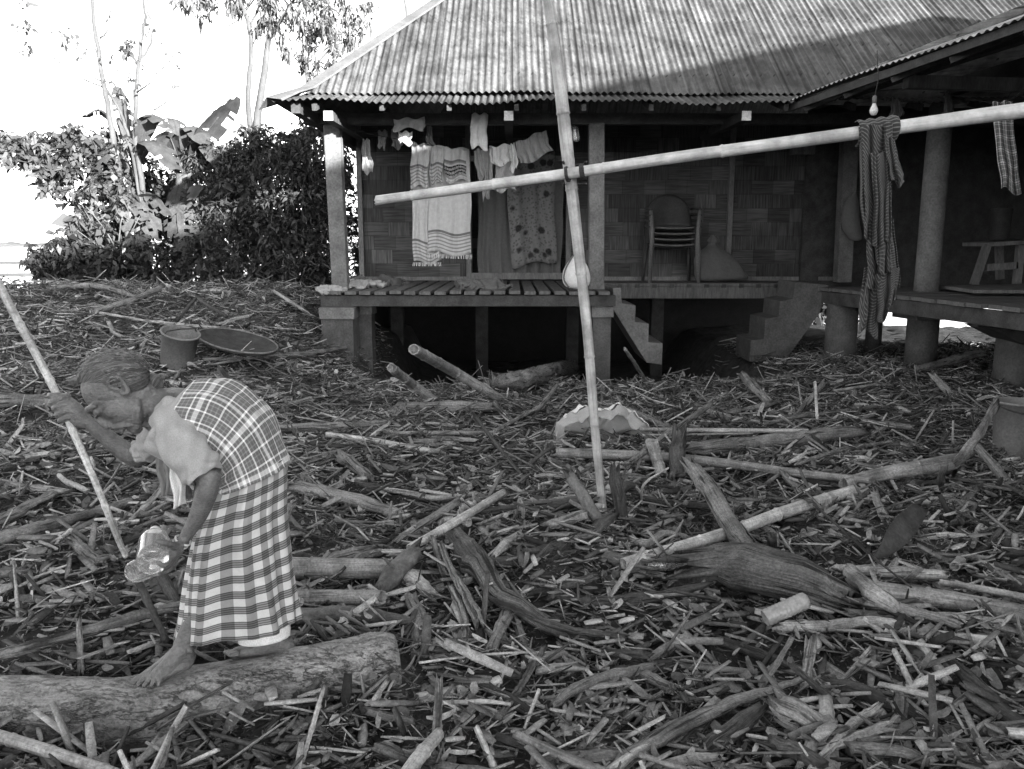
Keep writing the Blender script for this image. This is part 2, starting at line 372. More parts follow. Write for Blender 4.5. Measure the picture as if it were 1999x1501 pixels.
# sand bars in the river
for k, (x, y, L, W, h) in enumerate(((-62, 100, 36, 7, .14), (-34, 60, 16, 3, .1), (-200, 330, 120, 22, .3))):
    n = 40; V = []; Fs = []
    for i in range(n+1):
        u = i/n*2-1; wd = W*(1-u*u)**.6*(1+.3*math.sin(7*u+k))
        for q, zz in ((-1, -.75), (-.4, -.62+h), (.4, -.62+h*1.1), (1, -.75)): V.append((x+u*L, y+q*wd, zz))
    for i in range(n):
        for q in range(3): Fs.append((i*4+q, i*4+4+q, i*4+5+q, i*4+1+q))
    tag(obj('sand_bar', V, Fs, M['bank']), kind='structure')
# ------------------------------------------------------------------ the stilt house
C0 = at(528, 198, 9.4); C1 = at(594, 186, 9.95); PIT = .75
def on_main(px, py):
    n = np.array([0, -PIT, 1.0]); d = ray(px, py); return CAM + d*(((C1-CAM)@n)/(d@n))
HT = on_main(870, 0)                                   # a point of the hip line
hipd = (HT-C1)/(HT[1]-C1[1])                           # per metre of y
RIDGE_Y = 14.6
house = thing('stilt_house', 'wide stilt house with woven bamboo walls and a weathered corrugated metal hip roof', 'house')
PER = .08; AMP = .0125
def wave(x): return AMP*np.sin(2*np.pi*x/PER)
X0 = C1[0]; XR = 12.0
xs = np.arange(X0, XR, PER/8); rows = 14
P = np.zeros((rows, len(xs), 3))
for j, x in enumerate(xs):
    ymax = min(RIDGE_Y, C1[1] + (x-X0)/hipd[0] + .03)
    y = np.linspace(C1[1]-.08, ymax, rows)
    P[:, j, 0] = x; P[:, j, 1] = y; P[:, j, 2] = C1[2] + (y-C1[1])*PIT + .075 + wave(x) + .012*np.sin(x*1.3+y*.8)+.006*np.sin(x*5.1+y*2)
roof = grid_obj('roof', P, M['roof'], house)
# lower skirt of the roof, front and left side
xs = np.arange(C0[0], XR, PER/8); S = (C1[2]-C0[2])/(C1[1]-C0[1])
P = np.zeros((6, len(xs), 3))
for j, x in enumerate(xs):
    lo = C0[1]; hi = C1[1]+.08
    k = np.clip((x-C0[0])/(C1[0]-C0[0]), 0.02, 1)
    y = np.linspace(lo, lo+(hi-lo)*k, 6); dr = .02*np.sin(x*2.1)+.012*np.sin(x*5.3)
    P[:, j, 0] = x; P[:, j, 1] = y; P[:, j, 2] = C0[2]+(y-lo)*S + wave(x+.03) + dr*np.linspace(1, .2, 6)
grid_obj('skirt_roof', P, M['roof'], house)
# left end of the roof, seen edge on
YB = 17.6
mb = MB(); e = C0+np.array([0, 0, 0])
top = C1+hipd*(RIDGE_Y-C1[1])
mb.add([C0+(0, 0, .01), C1+(0, 0, .01), (C1[0], YB-.6, C1[2]), (C0[0], YB, C0[2])], [(0, 1, 2, 3)])
mb.add([C1, top+(0, 0, .03), (C1[0], 2*RIDGE_Y-C1[1], C1[2])], [(0, 1, 2)])
rb = top+(0, 0, .03)
mb.add([rb, (XR, RIDGE_Y, rb[2]), (XR, 2*RIDGE_Y-C1[1], C1[2]), (C1[0], 2*RIDGE_Y-C1[1], C1[2])], [(0, 1, 2, 3)])
mb.make('end_roof', M['roof'], house)
# hip cap: bent strip along the hip
a = C0+np.array([-.03, -.05, .02]); b = C1+np.array([-.05, 0, .07]); c = C1+hipd*2.3+np.array([-.03, 0, .09]); d = top+np.array([0, 0, .1])
mb = MB()
L = [a, a*.5+b*.5, b, b*.5+c*.5, c, d]; V = []
for i, p in enumerate(L):
    wv = np.array([.17, -.02, .03]) if i else np.array([.16, -.01, .0])
    V += [p+np.array([-.12, .1, -.10]), p+np.array([0, 0, .02]), p+wv+np.array([0, 0, -.005 if i else 0]), p+wv*1.12+np.array([0, 0, -.02])]
mb.add(V, [(i*4+k, i*4+k+1, i*4+5+k, i*4+4+k) for i in range(len(L)-1) for k in range(3)])
o = mb.make('hip_cap', M['cap'], house); md = o.modifiers.new('thick', 'SOLIDIFY'); md.thickness = .006
# frame: posts, beams, rafters
DZ = 1.0; PY = 10.5; WY = 12.9
pL = at(666, 562, PY); pM = at(1164, 562, PY); pR = at(1644, 548, 12.5)
def post(p, w, h, name='post'):
    m = MB(); m.beam((p[0], p[1], DZ-.01), (p[0]-.035 if name == 'post' else p[0], p[1], h), w, w*.9, (0, 1, 0)); o = m.make(name, M['concrete'], house)
    bv = o.modifiers.new('edge', 'BEVEL'); bv.width = .012; bv.segments = 2; return o
post(pL, .2, 3.0); post(pM, .19, 3.02); post(pR, .22, 3.1)
mb = MB(); mb.beam((-2.55, PY, 3.07), (11, PY, 3.07), .12, .13); mb.make('front_beam', M['dark_timber'], house)
mb = MB(); mb.beam((-2.42, 9.55, 3.06), (-2.42, 17.2, 3.06), .1, .12); mb.make('side_beam', M['dark_timber'], house)
for px in (641, 993, 1457):
    e = at(px, 226, 9.62); m = MB(); m.beam(e, (e[0], PY+1.2, e[2]+.04), .1, .1); m.make('outrigger', M['dark_timber'], house)
    m = MB(); m.box(e-np.array([0, .004, 0]), (.104, .012, .104)); m.make('beam_end', M['pale_paint'], house)
for k, x in enumerate(np.arange(-2.2, 5.5, .75)):
    m = MB(); m.beam((x, 9.5, 3.055), (x, 10.0, 3.2), .05, .07); ye = min(RIDGE_Y-.2, C1[1]+(x-X0)/hipd[0]-.15); m.beam((x, 10.0, 3.21), (x, ye, C1[2]+(ye-C1[1])*PIT-.07), .05, .08); m.make('rafter', M['dark_timber'], house)
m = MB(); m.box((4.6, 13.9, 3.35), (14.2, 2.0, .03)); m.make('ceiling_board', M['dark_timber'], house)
# walls
def wall_panel(x0, x1, z0, z1, y=WY):
    m = MB(); m.box(((x0+x1)/2, y+.03, (z0+z1)/2), (x1-x0, .06, z1-z0)); return m
mb = wall_panel(-2.3, -.62, DZ+.05, 3.34); mb.add(*(lambda q: (q.V, q.F))(wall_panel(.84, 5.2, DZ+.05, 3.34))); mb.add(*(lambda q: (q.V, q.F))(wall_panel(-.62, .84, 2.86, 3.34)))
mb.make('wall', M['woven'], house)
m = MB(); m.box((-2.27, 15.0, 2.05), (.06, 4.1, 2.6)); m.box((3.0, 17.05, 2.05), (10.6, .06, 2.7)); m.make('side_wall', M['woven'], house)
def bar(name, a, b, w, h, mt, up=(0, 0, 1)):
    m = MB(); m.beam(a, b, w, h, up); return m.make(name, mt, house)
for x in (-2.33, -.67, .87, 3.35): bar('wall_post', (x, WY-.03, DZ), (x, WY-.03, 3.34), .075, .075, M['timber'], (0, 1, 0))
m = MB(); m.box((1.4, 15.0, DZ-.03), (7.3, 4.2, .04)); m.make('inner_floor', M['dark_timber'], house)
bar('door_sill', (-.63, WY-.05, DZ+.07), (.83, WY-.05, DZ+.07), .08, .1, M['timber'])
bar('wall_rail', (.9, WY-.03, DZ+.03), (5.1, WY-.03, DZ+.03), .06, .06, M['timber']); bar('wall_rail', (-2.3, WY-.03, DZ+.03), (-.7, WY-.03, DZ+.03), .06, .06, M['timber'])
bar('door_lintel', (-.64, WY-.03, 2.84), (.84, WY-.03, 2.84), .07, .08, M['timber'])
# deck of separate planks running back, then the narrow floor on the right
DX0 = at(640, 568, 9.9)[0]; DX1 = at(1195, 568, 9.9)[0]
n = 19; wdt = (DX1-DX0)/n
for k in range(n):
    x = DX0+wdt*(k+.5); m = MB(); m.box((x, (9.9+WY)/2+random.uniform(-.02, .02), DZ-.02+random.uniform(-.006, .006)), (wdt-.045, WY-9.9, .04), rz=random.uniform(-.004, .004)); m.make('deck_plank', M['deckwood'], house)
bar('deck_beam', (DX0-.1, 9.98, DZ-.12), (DX1+.05, 9.98, DZ-.12), .08, .13, M['dark_timber'])
bar('deck_beam', (DX0-.02, 11.2, DZ-.12), (DX1, 11.2, DZ-.12), .08, .13, M['dark_timber']); bar('deck_beam', (DX0-.02, 12.7, DZ-.12), (5, 12.7, DZ-.12), .08, .13, M['dark_timber'])
for x in (DX0+.06, DX1-.06, -.6): bar('deck_joist', (x, 10.03, DZ-.115), (x, WY, DZ-.115), .07, .12, M['dark_timber'])
for k in range(8):
    y = 11.95+.118*k; m = MB(); m.box(((DX1+.02+4.15)/2, y, DZ-.02), (4.15-DX1-.03, .11, .04)); m.make('floor_plank', M['deckwood'], house)
bar('floor_beam', (DX1+.02, 11.93, DZ-.13), (4.1, 11.93, DZ-.13), .06, .17, M['deckwood'])
m = MB()
for k in range(13): m.box((DX1+.35+k*.25, 11.885, DZ-.035), (.06, .05, .05))
m.make('floor_joist_end', M['dark_timber'], house)
# stilts under the left deck
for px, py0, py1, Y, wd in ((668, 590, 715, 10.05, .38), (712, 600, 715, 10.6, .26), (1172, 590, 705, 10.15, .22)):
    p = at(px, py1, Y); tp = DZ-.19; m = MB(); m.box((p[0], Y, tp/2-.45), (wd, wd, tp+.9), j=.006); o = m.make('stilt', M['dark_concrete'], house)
    m = MB(); m.box((p[0]+.0, Y-.02, tp-.07), (wd+.04, wd+.04, .14), j=.01); m.make('stilt_cap', M['concrete'], o)
for x in (-1.9, -.5, 1.0, 2.4): m = MB(); m.box((x, 13.6, .1), (.2, .2, 1.7)); m.make('stilt', M['dark_timber'], house)
# black sheets added behind, standing in for the unlit crawl space
m = MB(); m.box((1.45, 15.4, .15), (7.6, .05, 1.8)); m.box((-2.35, 13.3, .2), (.05, 5.4, 1.6)); m.make('crawl_backdrop', M['black'], house)
# concrete steps (profile seen from the side)
def steps(pts, Y, W, name, parent, mt):
    """pts: photo pixels of the outline, extruded back by W"""
    A = [at(x, y, Y) for x, y in pts]; n = len(A); V = [tuple(p) for p in A]+[(p[0], p[1]+W, p[2]) for p in A]
    Fs = [tuple(range(n))[::-1], tuple(range(n, 2*n))]+[(i, (i+1) % n, (i+1) % n+n, i+n) for i in range(n)]
    o = obj(name, V, Fs, mt, parent, smooth=False); bv = o.modifiers.new('edge', 'BEVEL'); bv.width = .008; bv.segments = 2
    return o
steps([(1197, 562), (1213, 562), (1214, 592), (1241, 596), (1240, 628), (1267, 632), (1266, 668), (1294, 670), (1292, 712), (1262, 708), (1197, 604)], 10.3, .95, 'concrete_steps', house, M['concrete'])
# ------------------------------------------------------------------ the wing on the right
wing = thing('house_wing', 'dark open wing on round concrete columns with a low corrugated metal roof', 'house wing')
WD = unit(np.array([-.134, 1, 0])); WN = np.array([WD[1], -WD[0], 0])         # along the eave going back / across to the right
E0 = at(1532, 201, 9.6); E1 = at(1999, 28, 6.05)
ed = unit(E1-E0); 
EB = E0 - ed*.05; EF = E0 + ed*22
RZ = 5.42; RT = np.array([8.95, 7.2, RZ])
ridgeF = RT + np.array([.134, -1, 0])*26*.99; ridgeF[2] = RZ+1.05  # unseen front ridge, lengthened and raised so its shadow covers the yard
rw = []
ns = int(22/ .105*6)
tt = np.linspace(0, 1, ns)
P = np.zeros((8, ns, 3))
for i in range(8):
    f = i/7
    A = EB*(1-f)+RT*f; Bq = EF*(1-f)+ridgeF*f
    P[i] = A + (Bq-A)*tt[:, None]; P[i, :, 2] += -.16*math.sin(f*math.pi) + .010*np.sin(tt*22/.09*2*np.pi) + .02*np.sin(tt*31)*(1-f)
grid_obj('wing_roof', P, M['wing_roof'], wing)
RB = EB + WN*11.5; RFt = EF + WN*11.5
mb = MB(); mb.add([EB, RT, RB], [(0, 1, 2)]); mb.add([RT, ridgeF, RFt, RB], [(0, 1, 2, 3)]); mb.add([EF, ridgeF, RFt], [(0, 1, 2)]); mb.make('far_slope', M['wing_roof'], wing)
# eave timbers and rafters below the sheet
mb = MB(); off = WN*.06+np.array([0, 0, -.055]); mb.beam(EB+off, EF+off, .03, .07); mb.make('eave_board', M['dark_timber'], wing)
sl = unit(RT-(E0 + ed*((RT-E0)@ed)))
for k in range(15):
    s = .3+k*.8; p = E0+ed*s+np.array([0, 0, -.1]); fr = ((p-EB)@ed)/22
    q = RT*(1-fr)+ridgeF*fr+np.array([0, 0, -.12]); m = MB(); m.beam(p+WN*.08, q, .06, .09); m.make('rafter', M['dark_timber'], wing)
cb1 = np.array([4.96, 9.87]); 
def wpt(s, across, z):
    """point measured along the wing from its back column line"""
    p = np.array([4.96, 9.87])+np.array([-WD[0], -WD[1]])*s+WN[:2]*across; return np.array([p[0], p[1], z])
mb = MB(); mb.beam(wpt(-3, 0, 3.3), wpt(12, 0, 3.3), .14, .16); mb.make('column_beam', M['dark_timber'], wing)
mb = MB(); mb.beam(wpt(-.6, -1.25, 3.27)-np.array([0, 0, .06]), wpt(12, -1.0, 3.23), .09, .1); mb.make('outer_beam', M['dark_timber'], wing)
e = at(1768, 160, 8.3); m = MB(); m.beam(e, e+WN*2.5, .1, .12); m.make('outrigger', M['timber'], wing)
def column(s, h=3.22, r=.135):
    p = wpt(s, 0, DZ-.01); m = MB(); m.tube([(p[0], p[1], DZ-.02), (p[0], p[1], 1.2), (p[0], p[1], 2.2), (p[0], p[1], h)], [r*1.04, r, r, r*.97], 28); return m.make('column', M['concrete'], wing, True)
column(0); column(4.6); column(9.2)
# wing deck: planks across, edge board, stilts
DE0 = at(1610, 561, 10.65); DE0[2] = DZ; 
for k in range(46):
    y = k*.235-.2; a = DE0-WD*y; b = a+WN*(4.6+random.uniform(-.05, .05)); j = random.uniform(-.04, .035)
    m = MB(); m.beam(a+WN*j+np.array([0, 0, -.022+random.uniform(-.004, .004)]), b+np.array([0, 0, -.02]), .215, .04); m.make('deck_plank', M['deckwood'], wing)
mb = MB(); mb.beam(DE0+WN*.05+WD*.25-np.array([0, 0, .125]), DE0-WD*10.4+WN*.05-np.array([0, 0, .125]), .07, .15); mb.make('deck_beam', M['dark_timber'], wing)
for s in (0.2, 2.7, 5.4, 8): 
    a = DE0-WD*s; m = MB(); m.beam(a+WN*.12-np.array([0, 0, .18]), a+WN*4.5-np.array([0, 0, .18]), .1, .12); m.make('deck_joist', M['dark_timber'], wing)
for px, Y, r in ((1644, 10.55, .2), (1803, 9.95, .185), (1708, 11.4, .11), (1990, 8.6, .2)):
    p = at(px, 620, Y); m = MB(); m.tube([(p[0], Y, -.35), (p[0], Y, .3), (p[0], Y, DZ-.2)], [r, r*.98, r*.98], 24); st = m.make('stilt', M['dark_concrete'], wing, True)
    if px == 1803: m = MB(); m.box((p[0]+.05, Y, DZ-.26), (.62, .5, .14), rz=.13); m.make('stilt_cap', M['dark_concrete'], st)
for s, ac in ((1, 2.6), (4, 2.6), (1, 4.4), (4.2, 4.4)):
    p = wpt(s, ac-.8, 0); m = MB(); m.box((p[0], p[1], .3), (.3, .3, 1.2)); m.make('stilt', M['dark_concrete'], wing)
steps([(1618, 556), (1553, 550), (1548, 583), (1523, 588), (1520, 618), (1494, 622), (1491, 662), (1466, 664), (1463, 706), (1530, 708), (1600, 612)], 10.75, .7, 'concrete_steps', wing, M['dark_concrete'])
# wing walls, dark matting: back, and far side extended unseen to block low sun
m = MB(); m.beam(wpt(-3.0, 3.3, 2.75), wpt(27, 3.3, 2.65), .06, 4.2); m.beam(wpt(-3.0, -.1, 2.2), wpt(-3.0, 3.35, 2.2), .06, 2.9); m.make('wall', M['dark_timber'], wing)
m = MB(); m.beam(wpt(2.0, 3.4, .2), wpt(27, 3.4, .2), .05, 1.6); m.beam(wpt(-1.6, 2.4, .2), wpt(2.2, 3.0, .2), .05, 1.6); m.make('crawl_backdrop', M['black'], wing)  # black sheets painting the darkness under the wing
# ------------------------------------------------------------------ flood debris
M['bamboo'] = wood('pale_bamboo', 0.25, 0.46, .5, .3, .4, .5, .8, .25)
M['bamboo_grey'] = wood('grey_bamboo', 0.13, 0.29, .6, .4, .35, .5, .8, .35)
M['pale_wood'] = wood('pale_driftwood', 0.19, 0.4, .85, .9, .2, .4, 1, .6)
M['mid_wood'] = wood('grey_driftwood', 0.1, 0.25, .85, 1.0, .2, .4, 1, .7)
M['dark_wood'] = wood('wet_dark_wood', 0.03, 0.085, .7, 1.0, .3, .5, 1, .6)
M['bark'] = wood('rough_bark', 0.05, 0.18, .9, 1.0, .2, .3, .6, .75)
M['mossy'] = plain('mossy_rotten_wood', .05, .17, 9, rough=.95, bump=1.0, fine=60, dist=.02)
WK = {'b': 'bamboo', 'g': 'bamboo_grey', 'p': 'pale_wood', 'm': 'mid_wood', 'd': 'dark_wood', 'k': 'bark', 'y': 'mossy'}
def stick_mesh(P, R, kind, n=10, flat=1.0, rows=None):
    """bamboo has swollen joints; wood is knotty with broken ends; flat < 1 is a slat"""
    P = np.asarray(P, float); L = np.linalg.norm(np.diff(P, axis=0), axis=1).sum(); r0 = float(np.max(R))
    bam = kind in 'bg'
    rows = rows or int(np.clip(L/(r0*1.0), 8, 64))
    Q = spline(P, rows); RR = np.interp(np.linspace(0, 1, rows), np.linspace(0, 1, len(np.atleast_1d(R))), np.atleast_1d(R))
    if bam and L > 8*r0:
        sp = max(.16, r0*(8 if L < 3.5 else 13)); s0 = random.uniform(.1, sp*.8); ss = np.linspace(0, L, rows)
        extra = []
        for k in range(12):
            c = s0+k*sp*(1+.08*k)
            if c < L-.02: extra += [c-.008, c-.002, c+.004, c+.012]
        s2 = np.unique(np.concatenate([ss, extra])); Q = np.column_stack([np.interp(s2, ss, Q[:, i]) for i in range(3)]); RR = np.interp(s2, ss, RR)
        for k in range(12):
            c = s0+k*sp*(1+.08*k); RR = RR*(1+.13*np.exp(-((s2-c-.003)/.006)**2)-.07*np.exp(-((s2-c+.006)/.005)**2))
    elif not bam:
        RR = RR*(1+.16*(rng.random(len(RR))-.5)+.05*np.sin(np.arange(len(RR))*rng.uniform(.3, .9)+rng.random()*6)); Q = Q + (rng.random(Q.shape)-.5)*r0*.16
        kn = np.cumsum(rng.normal(0, .10, Q.shape), axis=0); kn -= np.linspace(0, 1, len(kn))[:, None]*kn[-1]; Q = Q + kn*r0*.3
    V, Fs = tube(Q, RR, n, cap=True, flat=flat, rough=.015 if bam else .11, ragged=.3 if bam else 1.5, hollow=bam and flat == 1.0 and r0 > .011, roll=random.random()*6)
    return V, Fs, len(Q), L, r0
def piece(name, label, cat, kind, pts, wpx, lifts=None, flat=1.0, n=10, rough=None):
    """pts: photo pixels of the piece's axis lying on the debris; wpx: its width there in pixels; lifts: height above the bed at each point"""
    lifts = lifts if lifts is not None else [None]*len(pts)
    if kind not in 'bg': n = max(n, 14 if np.max(wpx) > 15 else 10)
    if np.max(wpx) > 40: n = max(n, 22)
    W = np.atleast_1d(wpx).astype(float); W = np.interp(np.linspace(0, 1, len(pts)), np.linspace(0, 1, len(W)), W)
    P = []; R = []
    for (x, y), wp, lf in zip(pts, W, lifts):
        r = .002
        for _ in range(2):
            p = gnd(x, y, (r*.55 if lf is None else lf)+.025+.008*min(5, max(0, (900-y)/80))); r = wp*scale_at(p)/2*.84
        P.append(p); R.append(r)
    V, Fs, rows, L, r0 = stick_mesh(P, R, kind, n, flat)
    if rough:
        V = np.array(V); c = V.mean(0)
        for s, a in ((14, rough), (35, rough*.5), (80, rough*.25)):
            ph = rng.random((3, 3))*6
            V = V + a*r0*np.column_stack([np.sin(V[:, 0]*s+ph[i, 0])*np.sin(V[:, 1]*s+ph[i, 1])*np.sin(V[:, 2]*s*1.3+ph[i, 2]) for i in range(3)])
    o = obj(name, V, Fs, M[WK[kind]]); set_uv_tube(o, n, rows, L, r0)
    return tag(o, label, cat)
B = 'bamboo_pole'; S = 'driftwood_stick'; LG = 'driftwood_log'; SL = 'split_slat'
